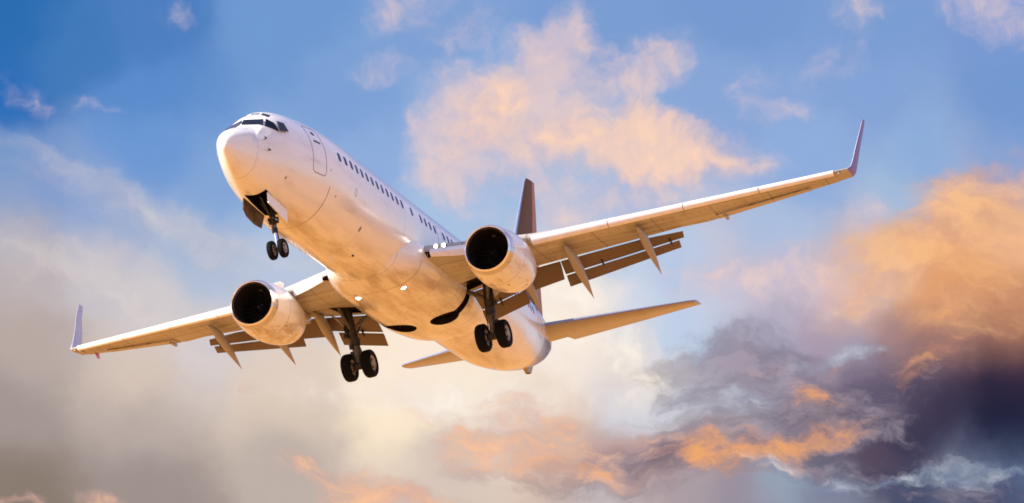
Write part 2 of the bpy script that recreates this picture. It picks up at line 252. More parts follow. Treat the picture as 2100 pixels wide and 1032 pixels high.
def simple(name, base, rough=.5, metal=0.0, coat=0.0, var=.25, scale=6, stretch=(1, 1, 1), spec=.5):
    m, nt, b = new_mat(name)
    P, x, y, z = coords(nt)
    n = noise(nt, P, scale, stretch, 5, .6)
    dark = tuple(c * (1 - var) for c in base); lite = tuple(min(1, c * (1 + var)) for c in base)
    nt.links.new(mixc(nt, sstep(nt, n, .3, .7), dark, lite), b.inputs['Base Color'])
    nt.links.new(mth(nt, 'ADD', mth(nt, 'MULTIPLY', n, .25), rough - .12, clamp=True), b.inputs['Roughness'])
    b.inputs['Metallic'].default_value = metal
    b.inputs['Specular IOR Level'].default_value = spec
    b.inputs['Coat Weight'].default_value = coat
    return m
def glow(name, col, s):
    m, nt, b = new_mat(name)
    b.inputs['Base Color'].default_value = (*col, 1)
    b.inputs['Emission Color'].default_value = (*col, 1)
    b.inputs['Emission Strength'].default_value = s
    return m

# ---- fuselage paint: white, with a beige sweep of paint at the tail and a fuel-and-oil grime along the belly
WHITE = (.80, .79, .79)
def fuselage_paint():
    m, nt, b, col, (P, x, y, z) = painted('white_gloss_paint', WHITE, .26, 1.0, .36,
        seams=((1.70, .03, 9, .22), (6.0, .035, -.95, .75), (12.9, .03, 9, .25), (14.25, .04, -1.5, .55), (16.1, .03, -1.5, .45), (17.9, .03, -1.5, .45), (20.6, .03, -1.5, .4), (9.4, .022, -1.6, .3), (25.0, .03, 9, .25), (29.2, .03, 9, .25)))
    # belly grime
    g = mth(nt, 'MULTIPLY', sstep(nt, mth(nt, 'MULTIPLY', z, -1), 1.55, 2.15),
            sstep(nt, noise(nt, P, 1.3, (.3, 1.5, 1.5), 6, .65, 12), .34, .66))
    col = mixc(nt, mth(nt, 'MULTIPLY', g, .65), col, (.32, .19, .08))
    # small access panels and drain marks under the belly
    vo = N(nt, 'ShaderNodeTexVoronoi'); mp = N(nt, 'ShaderNodeMapping')
    mp.inputs['Scale'].default_value = (1.5, 2.3, 2.3); nt.links.new(P, mp.inputs[0]); nt.links.new(mp.outputs[0], vo.inputs['Vector'])
    vo.inputs['Scale'].default_value = 1.0
    dot = mth(nt, 'SUBTRACT', 1.0, sstep(nt, vo.outputs['Distance'], .05, .09), clamp=True)
    dot = mth(nt, 'MULTIPLY', dot, sstep(nt, noise(nt, P, .8, (1, 1, 1), 3, .5, 44), .48, .56))
    dot = mth(nt, 'MULTIPLY', dot, mth(nt, 'MULTIPLY', sstep(nt, mth(nt, 'MULTIPLY', z, -1), 1.2, 1.5), .65))
    col = mixc(nt, dot, col, (.12, .07, .04))
    # tail livery sweep (border runs down and forward)
    edge = mth(nt, 'ADD', mth(nt, 'ADD', x, mth(nt, 'MULTIPLY', z, -.30)), mth(nt, 'MULTIPLY', mth(nt, 'MULTIPLY', z, z), .25))
    tail = mth(nt, 'GREATER_THAN', edge, 32.0)
    col = mixc(nt, tail, col, (.52, .40, .34))
    nt.links.new(col, b.inputs['Base Color']); b.inputs['Coat Roughness'].default_value = .15
    return m
M = {}
M['fus'] = fuselage_paint()
M['white'] = painted('white_panel_paint', WHITE, .32, .5, .25)[0]
def nacelle_paint():
    m, nt, b, col, (P, x, y, z) = painted('nacelle_paint', (.78, .77, .77), .30, .7, .55, (.34, .20, .09),
                                          seams=((14.55, .03, 9, .45), (15.9, .03, 9, .5), (15.3, .022, -2.5, .35)))
    low = sstep(nt, mth(nt, 'MULTIPLY', z, -1), 2.25, 2.85)
    oil = mth(nt, 'MULTIPLY', low, sstep(nt, noise(nt, P, 1.6, (.45, 1.3, 1.3), 7, .66, 21), .46, .66))
    col = mixc(nt, mth(nt, 'MULTIPLY', oil, .7), col, (.30, .15, .045))
    soot = mth(nt, 'MULTIPLY', low, sstep(nt, noise(nt, P, 5.5, (.35, 1.5, 1.5), 5, .6, 31), .60, .70))
    col = mixc(nt, mth(nt, 'MULTIPLY', soot, .75), col, (.10, .055, .03))
    nt.links.new(col, b.inputs['Base Color'])
    return m
M['nacelle'] = nacelle_paint()
def wing_paint():
    m, nt, b, col, (P, x, y, z) = painted('grey_wing_paint', (.39, .36, .33), .45, .2, .6, (.18, .115, .06))
    ay = mth(nt, 'ABSOLUTE', y)
    t = mth(nt, 'SUBTRACT', x, mth(nt, 'MULTIPLY_ADD', ay, .5, 13.85))      # metres behind the leading edge
    # spanwise streaks: grime and lighter skin bands running along the span
    cb = N(nt, 'ShaderNodeCombineXYZ'); nt.links.new(t, cb.inputs[0]); nt.links.new(mth(nt, 'MULTIPLY', ay, .12), cb.inputs[1])
    band = noise(nt, cb.outputs[0], 2.6, (1, 1, 1), 5, .6, 51)
    col = mixc(nt, mth(nt, 'MULTIPLY', sstep(nt, band, .50, .68), .55), col, (.20, .135, .08))
    col = mixc(nt, mth(nt, 'MULTIPLY', sstep(nt, mth(nt, 'SUBTRACT', 1.0, band), .54, .70), .45), col, (.52, .45, .37))
    # skin joints along the span and across it, and a row of oval tank covers
    for t0 in (.62, 1.55, 2.2):
        col = mixc(nt, mth(nt, 'MULTIPLY', line_at(nt, t, t0, .032), .65), col, (.09, .06, .04))
    fy = mth(nt, 'FRACT', mth(nt, 'MULTIPLY', ay, .46))
    col = mixc(nt, mth(nt, 'MULTIPLY', line_at(nt, fy, .5, .018), .5), col, (.09, .06, .04))
    gy = mth(nt, 'SUBTRACT', mth(nt, 'FRACT', mth(nt, 'MULTIPLY', ay, 1.5)), .5)
    e1 = mth(nt, 'MULTIPLY', gy, 3.0); e2 = mth(nt, 'MULTIPLY', mth(nt, 'SUBTRACT', t, 1.1), 6.5)
    rr = mth(nt, 'SQRT', mth(nt, 'ADD', mth(nt, 'MULTIPLY', e1, e1), mth(nt, 'MULTIPLY', e2, e2)))
    col = mixc(nt, mth(nt, 'MULTIPLY', line_at(nt, rr, 1.0, .16), .4), col, (.10, .07, .045))
    nt.links.new(col, b.inputs['Base Color'])
    return m
M['wing'] = wing_paint()
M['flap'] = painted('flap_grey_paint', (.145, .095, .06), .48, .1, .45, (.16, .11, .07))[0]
M['fairing'] = painted('fairing_grey_paint', (.33, .29, .26), .45, .2, .5, (.20, .13, .08))[0]
M['slat'] = simple('slat_bright_paint', (.80, .79, .82), .28, .12, .3, .05, 3, (.3, 1, 1))
M['lip'] = simple('polished_inlet_metal', (.60, .575, .58), .22, .9, 0, .05, 4)
M['liprim'] = simple('polished_lip_rim', (.94, .92, .92), .16, 1.0, 0, .03, 4)
M['tailpaint'] = painted('tail_taupe_paint', (.14, .068, .030), .6, 0, .2, (.06, .045, .035))[0]
M['rudder'] = painted('rudder_brown_paint', (.40, .17, .07), .5, .1, .2, (.12, .08, .05))[0]
for _k in ('tailpaint', 'rudder'): M[_k].node_tree.nodes['Principled BSDF'].inputs['Specular IOR Level'].default_value = .12
M['stab'] = painted('stabiliser_paint', (.29, .235, .19), .35, .4, .55, (.26, .16, .09))[0]
M['winglet'] = simple('winglet_lilac_paint', (.42, .42, .53), .4, 0, .1, .04, 2, spec=.3)
M['winglet_out'] = simple('winglet_violet_paint', (.20, .155, .43), .45, 0, 0, .05, 2, spec=.15)
M['bluefringe'] = simple('blue_edge_fringe', (.16, .20, .34), .35, 0, .4, .1)  # blue fringe of the lit fin and tailplane leading edges, put into the colour
M['rubber'] = simple('tyre_rubber', (.0045, .0045, .005), .8, 0, 0, .3, 12, spec=.12)
M['rim'] = simple('wheel_rim_metal', (.32, .29, .28), .5, .3, 0, .3, 12)
M['steel'] = simple('grimy_gear_steel', (.030, .025, .022), .5, .4, 0, .5, 8)
M['gearpaint'] = simple('gear_grey_paint', (.085, .075, .070), .5, .1, .1, .4, 8)
M['doorinner'] = simple('door_inner_primer', (.10, .075, .05), .6, 0, .1, .5, 5)
M['chrome'] = simple('oleo_chrome', (.6, .65, .8), .2, .9, 0, .1)
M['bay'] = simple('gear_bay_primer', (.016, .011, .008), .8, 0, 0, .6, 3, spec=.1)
M['dark'] = simple('dark_liner', (.006, .005, .005), .55, .1, 0, .3, 6, spec=.2)
M['liner'] = simple('inlet_liner', (.016, .012, .012), .5, .1, 0, .3, 6, spec=.25)
M['fan'] = simple('fan_titanium', (.010, .008, .008), .5, .4, 0, .3, 6)
M['glass'] = simple('cabin_glass', (.010, .030, .15), .35, 0, 0, .2, spec=.2)
M['cockpit'] = simple('cockpit_glass', (.004, .008, .020), .12, 0, 0, .2, spec=.25)
M['seal'] = simple('door_seal', (.27, .23, .27), .6, 0, 0, .2)
M['exhaust'] = simple('exhaust_metal', (.22, .17, .13), .4, .8, 0, .3, 5)
M['red'] = simple('red_lens', (.45, .02, .03), .2, 0, .6, .1)
M['lamp'] = glow('landing_lamp', (1.0, .92, .70), 5)

# ------------------------------------------------------------------ mesh helpers
def link(name, verts, faces, mats, parent=None, fmat=None, smooth=True, angle=35, normals=True, label=None):
    me = bpy.data.meshes.new(name)
    v = np.asarray(verts, float) - BASE
    me.from_pydata(v.tolist(), [], [list(map(int, f)) for f in faces])
    if not isinstance(mats, (list, tuple)): mats = [mats]
    for m in mats: me.materials.append(m)
    if fmat is not None: me.polygons.foreach_set('material_index', np.asarray(fmat, dtype=np.int32))
    bm = bmesh.new(); bm.from_mesh(me)
    bmesh.ops.remove_doubles(bm, verts=bm.verts, dist=1e-5)
    if normals: bmesh.ops.recalc_face_normals(bm, faces=bm.faces)
    bm.to_mesh(me); bm.free()
    if smooth:
        me.polygons.foreach_set('use_smooth', np.ones(len(me.polygons), bool))
        me.set_sharp_from_angle(angle=R(angle))
    o = bpy.data.objects.new(name, me); COL.objects.link(o)
    if parent is not None: o.parent = parent
    if label: o['label'] = label
    return o
class MB:
    """collects shapes for one mesh"""
    def __init__(s): s.v = []; s.f = []; s.m = []
    def add(s, v, f, m=0):
        o = len(s.v); s.v.extend([tuple(p) for p in v]); s.f.extend([[i + o for i in q] for q in f]); s.m.extend([m] * len(f)); return s
    def build(s, name, mats, parent, **k): return link(name, s.v, s.f, mats, parent, s.m, **k)
def loft(rings, closed=True, cap0=True, cap1=True):
    rings = [np.asarray(r, float) for r in rings]; n = len(rings[0])
    v = np.vstack(rings); f = []
    for i in range(len(rings) - 1):
        for j in range(n if closed else n - 1):
            k = (j + 1) % n
            f.append([i * n + j, i * n + k, (i + 1) * n + k, (i + 1) * n + j])
    if cap0: f.append(list(range(n))[::-1])
    if cap1: f.append([(len(rings) - 1) * n + j for j in range(n)])
    return v, f
def frame_of(d):
    d = np.asarray(d, float); d = d / np.linalg.norm(d)
    a = np.array([0, 0, 1.]) if abs(d[2]) < .9 else np.array([1., 0, 0])
    u = np.cross(a, d); u /= np.linalg.norm(u); return d, u, np.cross(d, u)
def tube(pts, rad, n=14):
    pts = [np.asarray(p, float) for p in pts]; rings = []
    if np.isscalar(rad): rad = [rad] * len(pts)
    for i, p in enumerate(pts):
        d = pts[min(i + 1, len(pts) - 1)] - pts[max(i - 1, 0)]
        _, u, w = frame_of(d)
        a = np.linspace(0, 2 * np.pi, n, endpoint=False)[:, None]
        rings.append(p + rad[i] * (np.cos(a) * u + np.sin(a) * w))
    return loft(rings)
def lathe(axis0, d, prof, n=40, cap0=True, cap1=True):
    """prof: (distance along axis, radius)"""
    d, u, w = frame_of(d); a = np.linspace(0, 2 * np.pi, n, endpoint=False)[:, None]
    return loft([np.asarray(axis0) + t * d + r * (np.cos(a) * u + np.sin(a) * w) for t, r in prof], True, cap0, cap1)
def box(c, sx, sy, sz, ax=(1, 0, 0), up=(0, 0, 1)):
    ax = np.asarray(ax, float); ax /= np.linalg.norm(ax); up = np.asarray(up, float); up = up - ax * (up @ ax); up /= np.linalg.norm(up)
    r = np.cross(up, ax); v = []
    for i in (-1, 1):
        for j in (-1, 1):
            for k in (-1, 1): v.append(np.asarray(c) + ax * i * sx / 2 + r * j * sy / 2 + up * k * sz / 2)
    return v, [[0, 1, 3, 2], [4, 6, 7, 5], [0, 4, 5, 1], [2, 3, 7, 6], [0, 2, 6, 4], [1, 5, 7, 3]]
def slab(poly, d, th):
    """flat polygon given thickness th along d"""
    p = np.asarray(poly, float); d = np.asarray(d, float) / np.linalg.norm(d)
    return loft([p, p + d * th])
def pchip(xk, yk, x):
    xk = np.asarray(xk, float); yk = np.asarray(yk, float); x = np.atleast_1d(np.asarray(x, float))
    h = np.diff(xk); d = np.diff(yk) / h; m = np.zeros_like(yk)
    for i in range(1, len(xk) - 1):
        if d[i - 1] * d[i] > 0:
            w1 = 2 * h[i] + h[i - 1]; w2 = h[i] + 2 * h[i - 1]; m[i] = (w1 + w2) / (w1 / d[i - 1] + w2 / d[i])
    m[0] = d[0]; m[-1] = d[-1]
    i = np.clip(np.searchsorted(xk, x) - 1, 0, len(xk) - 2); t = (x - xk[i]) / h[i]
    return (2*t**3-3*t**2+1)*yk[i]+(t**3-2*t**2+t)*h[i]*m[i]+(-2*t**3+3*t**2)*yk[i+1]+(t**3-t**2)*h[i]*m[i+1]
def boolean_cut(o, verts, faces, mat):
    """cut a closed solid out of a mesh; the pocket takes the given material"""
    c = link('cutter', verts, faces, [mat], o.parent, smooth=False)
    mi = len(o.data.materials); o.data.materials.append(mat)
    md = o.modifiers.new('cut', 'BOOLEAN'); md.operation = 'DIFFERENCE'; md.solver = 'EXACT'; md.object = c
    md.material_mode = 'TRANSFER'
    bpy.context.view_layer.update(); dg = bpy.context.evaluated_depsgraph_get()
    me = bpy.data.meshes.new_from_object(o.evaluated_get(dg), depsgraph=dg)
    o.modifiers.clear(); old = o.data; name = old.name; o.data = me; bpy.data.meshes.remove(old); me.name = name
    cm = c.data; bpy.data.objects.remove(c); bpy.data.meshes.remove(cm)
    me.set_sharp_from_angle(angle=R(35))

# ------------------------------------------------------------------ ground
def build_ground():
    m, nt, b = new_mat('dry_golden_grassland')
    tc = N(nt, 'ShaderNodeTexCoord'); P = tc.outputs['Object']
    a = noise(nt, P, .004, (1, 1, 1), 8, .6); c = noise(nt, P, .03, (1, 1, 1), 6, .6, 4)
    col = mixc(nt, sstep(nt, a, .35, .65), (.53, .25, .066), (.56, .29, .09))
    col = mixc(nt, mth(nt, 'MULTIPLY', sstep(nt, c, .45, .7), .5), col, (.38, .18, .05))
    nt.links.new(col, b.inputs['Base Color']); b.inputs['Roughness'].default_value = .95
    b.inputs['Specular IOR Level'].default_value = .1
    n = 96; v = [(0, 0, 0)]; f = []
    rad = [30, 120, 400, 1500, 6000, 25000, 60000]
    for r in rad:
        for k in range(n):
            t = 2 * math.pi * k / n; v.append((r * math.cos(t), r * math.sin(t), 0))
    for k in range(n): f.append([0, 1 + k, 1 + (k + 1) % n])
    for i in range(len(rad) - 1):
        for k in range(n):
            p = 1 + i * n; q = p + n
            f.append([p + k, q + k, q + (k + 1) % n, p + (k + 1) % n])
    o = link('ground', np.array(v) + BASE, f, m, None, smooth=False)
    o['kind'] = 'structure'
build_ground()

# ------------------------------------------------------------------ airliner
air = bpy.data.objects.new('airliner', None); COL.objects.link(air)
air.empty_display_size = 3
mw = np.eye(4); mw[:3, :3] = ATT; mw[:3, 3] = ORG
air.matrix_world = Matrix(mw.tolist())
air['label'] = 'white twin-engine passenger jet with wheels down, landing against the sunset sky'
air['category'] = 'airliner'

# ---- fuselage surface
XK = [.35, .39, .426, .50, .589, .828, 1.211, 1.689, 2.167, 2.549, 2.932, 3.41, 3.984, 4.749, 5.609, 6.566, 8.0, 22, 24.5, 27, 29, 31, 33, 35, 36.5]
TOP = [-.72, -.57, -.48, -.37, -.285, -.10, .105, .315, .57, .854, 1.153, 1.419, 1.596, 1.731, 1.831, 1.887, 1.921, 1.921, 1.921, 1.921, 1.90, 1.86, 1.80, 1.68, 1.45]
BOT = [-.72, -.85, -.90, -.97, -1.04, -1.20, -1.385, -1.556, -1.688, -1.77, -1.834, -1.912, -1.987, -2.051, -2.106, -2.16, -2.178, -2.18, -2.21, -2.21, -1.99, -1.57, -.97, -.18, .60]
HW = [0, .12, .165, .225, .28, .40, .575, .765, .935, 1.061, 1.183, 1.321, 1.45, 1.592, 1.738, 1.86, 1.925, 1.925, 1.93, 1.90, 1.71, 1.42, 1.05, .58, .16]
ZC = [-.72, -.67, -.65, -.62, -.60, -.54, -.465, -.386, -.316, -.267, -.22, -.163, -.109, -.057, -.02, 0, 0, 0, 0, .05, .15, .35, .65, .95, 1.1]
XD = np.unique(np.concatenate([np.linspace(.35, 4.5, 1600), np.linspace(4.5, 36.5, 1200)]))
FD = [pchip(XK, k, XD) for k in (TOP, BOT, HW, ZC)]
def fus(x):
    return tuple(float(np.interp(x, XD, k)) for k in FD)
PLA = (np.array([2.45, -.02, .845]), np.array([-.69, -.29, .66]))          # windscreen facets (port; mirrored for starboard)
PLB = (np.array([2.69, -.74, .785]), np.array([-.466, -.786, .406]))
def ring(x, n=144):
    t, b, h, z0 = fus(x)
    a = np.linspace(0, 2 * np.pi, n, endpoint=False)
    c, s = np.cos(a), np.sin(a)
    y = h * c; z = np.where(s > 0, (t - z0) * s, (z0 - b) * s)
    if 1.5 < x < 4.2:
        k = np.ones(n)
        for (p0, nn) in (PLA, PLB):
            nn = nn / np.linalg.norm(nn)
            for sg in (1, -1):
                q = p0 * [1, sg, 1]; m = nn * [1, sg, 1]
                num = m @ (q - [x, 0, z0]); den = m[1] * y + m[2] * z
                with np.errstate(divide='ignore', invalid='ignore'):
                    r = np.where((den > 1e-6) & (num > 0), num / den, 1e9)
                k = np.minimum(k, np.maximum(r, .9))
        y, z = y * k, z * k
    return np.stack([np.full(n, x), y, z0 + z], 1)
xs = np.concatenate([[.352, .36, .375], np.arange(.39, .6, .03), np.arange(.6, 4.2, .05), np.arange(4.2, 9, .3), np.arange(9, 22, 1.0), np.arange(22, 36.5, .35), [36.5]])
v, f = loft([ring(x) for x in xs])
fuselage = link('fuselage', v, f, M['fus'], air, angle=26)
# nose gear bay
bay = [(2.86, -.42, -2.7), (2.86, .42, -2.7), (4.62, .42, -2.7), (4.62, -.42, -2.7)]
bt = [(2.86, -.42, -.95), (2.86, .42, -.95), (4.62, .42, -.95), (4.62, -.42, -.95)]
v, f = loft([bay, bt]); boolean_cut(fuselage, v, f, M['bay'])

def side_pt(x, z, side, off=0.0):
    """point on the fuselage flank, side -1 port"""
    t, b, h, z0 = fus(x)
    def yy(x, z):
        t, b, h, z0 = fus(x); q = (z - z0) / ((t - z0) if z > z0 else (z0 - b))
        return h * math.sqrt(max(0, 1 - q * q))
    y = yy(x, z); e = .01
    nx = -(yy(x + e, z) - yy(x - e, z)) / (2 * e); nz = -(yy(x, z + e) - yy(x, z - e)) / (2 * e)
    n = np.array([nx, 1, nz]); n /= np.linalg.norm(n)
    p = np.array([x, y, z]) + n * off
    p[1] *= side; return p
def rrect(w, h, r, n=5):
    pts = []
    for cx, cy, a0 in ((w/2-r, h/2-r, 0), (-w/2+r, h/2-r, 90), (-w/2+r, -h/2+r, 180), (w/2-r, -h/2+r, 270)):
        for k in range(n + 1):
            a = R(a0 + 90 * k / n); pts.append((cx + r * math.cos(a), cy + r * math.sin(a)))
    return pts
def flank_patch(x, z, w, h, r, side, off, shear=0.0, rows=7):
    """rounded patch lying on the flank, closed pillow with its rim sunk into the skin"""
    out = rrect(w, h, r); rings = []
    for sc, o in ((1.0, -.02), (1.0, off), (.86, off + .002), (.6, off + .002), (.3, off + .002)):
        rings.append([side_pt(x + px * sc + shear * pz * sc, z + pz * sc, side, o) for px, pz in out])
    return loft(rings, True, True, True)
def flank_loop(x, z, w, h, r, side, width, off):
    a = rrect(w + width, h + width, r + width / 2, 6); b = rrect(w - width, h - width, max(.01, r - width / 2), 6)
    def dense(p):
        q = []
        for i in range(len(p)):
            p0, p1 = np.array(p[i]), np.array(p[(i + 1) % len(p)]); k = max(1, int(np.linalg.norm(p1 - p0) / .1))
            for j in range(8): q.append(p0 + (p1 - p0) * j / 8)
        return q
    A, Bq = dense(a), dense(b)
    r1 = [side_pt(x + p[0], z + p[1], side, -.01) for p in A]; r2 = [side_pt(x + p[0], z + p[1], side, off) for p in A]
    r3 = [side_pt(x + p[0], z + p[1], side, off) for p in Bq]; r4 = [side_pt(x + p[0], z + p[1], side, -.01) for p in Bq]
    return loft([r1, r2, r3, r4, r1], True, False, False)

# cabin windows, port flank
WX0, WZ = 6.666, .33
for i in list(range(13)) + [14, 16, 17, 18, 19, 21, 22, 23, 24] + list(range(25, 45)):
    v, f = flank_patch(WX0 + .508 * i, WZ, .235, .36, .10, -1, .004)
    link('cabin_window', v, f, M['glass'], air)
# forward passenger door
door = link('passenger_door', *flank_patch(5.17, .20, .84, 1.80, .16, -1, .003), M['fus'], air)
v, f = flank_loop(5.17, .20, .86, 1.82, .17, -1, .034, .005); link('door_seal', v, f, M['seal'], door)
v, f = flank_patch(5.20, .50, .42, .075, .03, -1, .012); link('door_handle', v, f, M['cockpit'], door)
v, f = flank_patch(5.17, .84, .19, .14, .06, -1, .012); link('door_window', v, f, M['glass'], door)
# over-wing exit
ex = link('emergency_exit', *flank_patch(WX0 + .508 * 20.0, .10, .50, .95, .12, -1, .003), M['fus'], air)
v, f = flank_loop(WX0 + .508 * 20.0, .10, .52, .97, .13, -1, .022, .004); link('exit_seal', v, f, M['seal'], ex)
# rear door
dr = link('passenger_door', *flank_patch(30.6, .45, .76, 1.70, .15, -1, .003), M['fus'], air)
v, f = flank_loop(30.6, .45, .78, 1.72, .16, -1, .03, .004); link('door_seal', v, f, M['seal'], dr)
v, f = flank_patch(30.6, .85, .19, .2, .07, -1, .012); link('door_window', v, f, M['glass'], dr)
# pitot probes and static ports on the nose
for (x, z) in ((2.2, -.60), (2.05, -.22)):
    p = side_pt(x, z, -1, 0); q = side_pt(x, z, -1, .09)
    mb = MB(); mb.add(*tube([p, q], .022, 8)); mb.add(*tube([q + [.05, 0, 0], q + [-.16, 0, 0]], .018, 8)); mb.build('pitot_probe', M['steel'], air)
for (x, z, w) in ((3.35, -1.28, .09), (5.9, -.38, .06), (6.55, -1.15, .07), (9.3, -1.55, .16)):
    v, f = flank_patch(x, z, w, w, w * .45, -1, .006); link('static_port', v, f, M['seal'], air)
v, f = flank_loop(8.0, -.62, .16, .30, .075, -1, .02, .004); link('fill_port', v, f, M['seal'], air)

# cockpit windows
def flat_pane(name, poly, plane, side, th=.012):
    p0, nn = plane; nn = nn / np.linalg.norm(nn)
    out = []
    for p in poly:
        p = np.array(p, float); p = p - nn * (nn @ (p - p0)); out.append(p - nn * .01)
    out = np.array(out) * [1, -side, 1]; d = nn * [1, -side, 1]
    v, f = slab(out, d, .01 + th); return link(name, v, f, M['cockpit'], air, smooth=False)
def on_skin(poly, off):
    return [side_pt(x, z, 1, off) for x, z in poly]
PA = [(2.43, -.03, .83), (2.63, -.69, .78), (2.39, -.755, .46), (2.17, -.03, .56)]
PB = [(2.70, -.745, .775), (2.88, -1.01, .68), (2.88, -1.12, .29), (2.46, -.795, .43)]
PC = [(2.91, -1.03, .67), (3.28, -1.13, .68), (3.37, -1.27, .38), (2.93, -1.145, .28)]
# third pane lies on its own plane through three of its corners
c = np.array(PC); n3 = np.cross(c[1] - c[0], c[3] - c[0]); n3 = n3 if n3[1] < 0 else -n3
PLC = (c.mean(0) + n3 / np.linalg.norm(n3) * .035, n3)
for side in (-1, 1):
    flat_pane('cockpit_window', PA, PLA, side); flat_pane('cockpit_window', PB, PLB, side); flat_pane('cockpit_window', PC, PLC, side)
# eyebrow windows: patches on the brow
def brow_pt(x, y, off=0):
    t, b, h, z0 = fus(x); z = z0 + (t - z0) * math.sqrt(max(0, 1 - (y / h) ** 2))
    n = np.array([-.45, y / h * .8, .8]); n /= np.linalg.norm(n); return np.array([x, y, z]) + n * off
for side in (-1, 1):
    for (x0, x1, y0, y1) in ((2.98, 3.10, .10, .36), (3.02, 3.22, .46, .70)):
        q = [(x0, y0), (x0 + .03, y1), (x1 + .05, y1), (x1, y0)]
        v, f = loft([[brow_pt(x, side * y, -.03) for x, y in q], [brow_pt(x, side * y, .012) for x, y in q]])
        link('eyebrow_window', v, f, M['cockpit'], air, smooth=False)
# antennas under and on top
def blade(x, y, z, h, ch, sgn, name='blade_antenna'):
    mb = MB(); r0 = [(x + ch * .5 * math.cos(a), y + .02 * math.sin(a), z - sgn * .05) for a in np.linspace(0, 2 * np.pi, 12, endpoint=False)]
    r1 = [(x + ch * .25 + ch * .28 * math.cos(a), y + .01 * math.sin(a), z + sgn * h) for a in np.linspace(0, 2 * np.pi, 12, endpoint=False)]
    mb.add(*loft([r0, r1])); return mb.build(name, M['white'], air)
blade(9.6, 0, -2.17, .22, .22, -1); blade(12.0, .3, -2.15, .16, .18, -1)
mb = MB(); mb.add(*lathe((10.4, -.55, -2.05), (0, -.2, -1), [(0, .05), (.07, .045), (.09, .02)], 12)); mb.build('drain_mast', M['steel'], air)

# APU exhaust and tail skid
v, f = lathe((36.44, 0, 1.03), (1, 0, .12), [(0, .15), (.12, .15), (.16, .135), (.16, .11), (.05, .10)], 32)
link('exhaust_cone', v, f, M['exhaust'], air)
mb = MB(); mb.add(*loft([[(32.2, -.13, -1.05), (33.35, -.13, -.70), (33.35, .13, -.70), (32.2, .13, -1.05)],
                         [(32.55, -.09, -1.33), (32.95, -.09, -1.24), (32.95, .09, -1.24), (32.55, .09, -1.33)]]))
sk = mb.build('tail_skid', M['fairing'], air, smooth=False)
v, f = box((32.75, 0, -1.30), .36, .13, .05, (1, 0, .22)); link('skid_shoe', v, f, M['steel'], sk, smooth=False)

# ---- belly fairing with wheel wells
def belly_ring(x, n=96):
    w = float(pchip([12.4, 13.2, 14.5, 16, 19.5, 21.5, 22.6, 23.4], [1.15, 1.62, 1.98, 2.10, 2.14, 1.98, 1.6, 1.15], x)[0])
    d = float(pchip([12.4, 13.2, 14.5, 16, 19.5, 21.5, 22.6, 23.4], [.95, 1.20, 1.33, 1.40, 1.42, 1.30, 1.12, .9], x)[0])
    u = .55; a = np.linspace(0, 2 * np.pi, n, endpoint=False); c, s = np.cos(a), np.sin(a); e = 2 / 2.7
    y = w * np.sign(c) * np.abs(c) ** e; z = np.where(s > 0, u, d) * np.sign(s) * np.abs(s) ** e
    return np.stack([np.full(n, x), y, -1.06 + z], 1)
v, f = loft([belly_ring(x) for x in np.concatenate([np.arange(12.4, 23.4, .2), [23.4]])])
belly = link('belly_fairing', v, f, M['fus'], air, angle=40)
def cyl_cut(c, r, z0, z1, n=40):
    a = np.linspace(0, 2 * np.pi, n, endpoint=False)
    return loft([[(c[0] + r * math.cos(t), c[1] + r * math.sin(t), z) for t in a] for z in (z0, z1)])
for s in (-1, 1):
    boolean_cut(belly, *cyl_cut((19.15, s * .92), .60, -3, -2.02), M['bay'])
    q = [(18.85, s * 1.25, 0), (19.40, s * 1.25, 0), (19.15, s * 2.5, 0), (18.75, s * 2.5, 0)]
    boolean_cut(belly, *loft([np.array(q) + [0, 0, -3], np.array(q) + [0, 0, -1.25]]), M['bay'])
    mb = MB(); rnd = random.Random(5)
    for k in range(4):
        a = k * .8 + .3; c0 = np.array([19.15, s * .92, -2.17 + .03 * k]); d = np.array([math.cos(a), math.sin(a), 0]) * .54
        mb.add(*tube([c0 - d + [.12 * k - .2, 0, 0], c0 + d * .2, c0 + d + [0, .1, 0]], .025 + .008 * (k % 2), 8))
    mb.add(*lathe((19.15, s * .92, -2.06), (0, 0, -1), [(0, .30), (.06, .30), (.10, .24), (.11, .08)], 32))
    mb.build('wheel_well_pipes', M['steel'], belly)

# runway turnoff lamps in the fairing
for s in (-1, 1):
    for (x, y, z, r) in ((14.52, .92, -2.285, .13), (14.34, 1.04, -2.18, .085)):
        mb = MB(); mb.add(*lathe((x + .12, s * y, z + .10), (-.75, 0, -.66), [(0, r + .03), (.13, r + .03), (.14, r + .012)], 16))
        o = mb.build('turnoff_light', M['steel'], air)
        v, f = lathe((x + .12 - .75 * .139, s * y, z + .10 - .66 * .139), (-.75, 0, -.66), [(0, r + .010), (.022, r * .8), (.035, r * .3)], 16); link('lamp', v, f, M['lamp'], o)

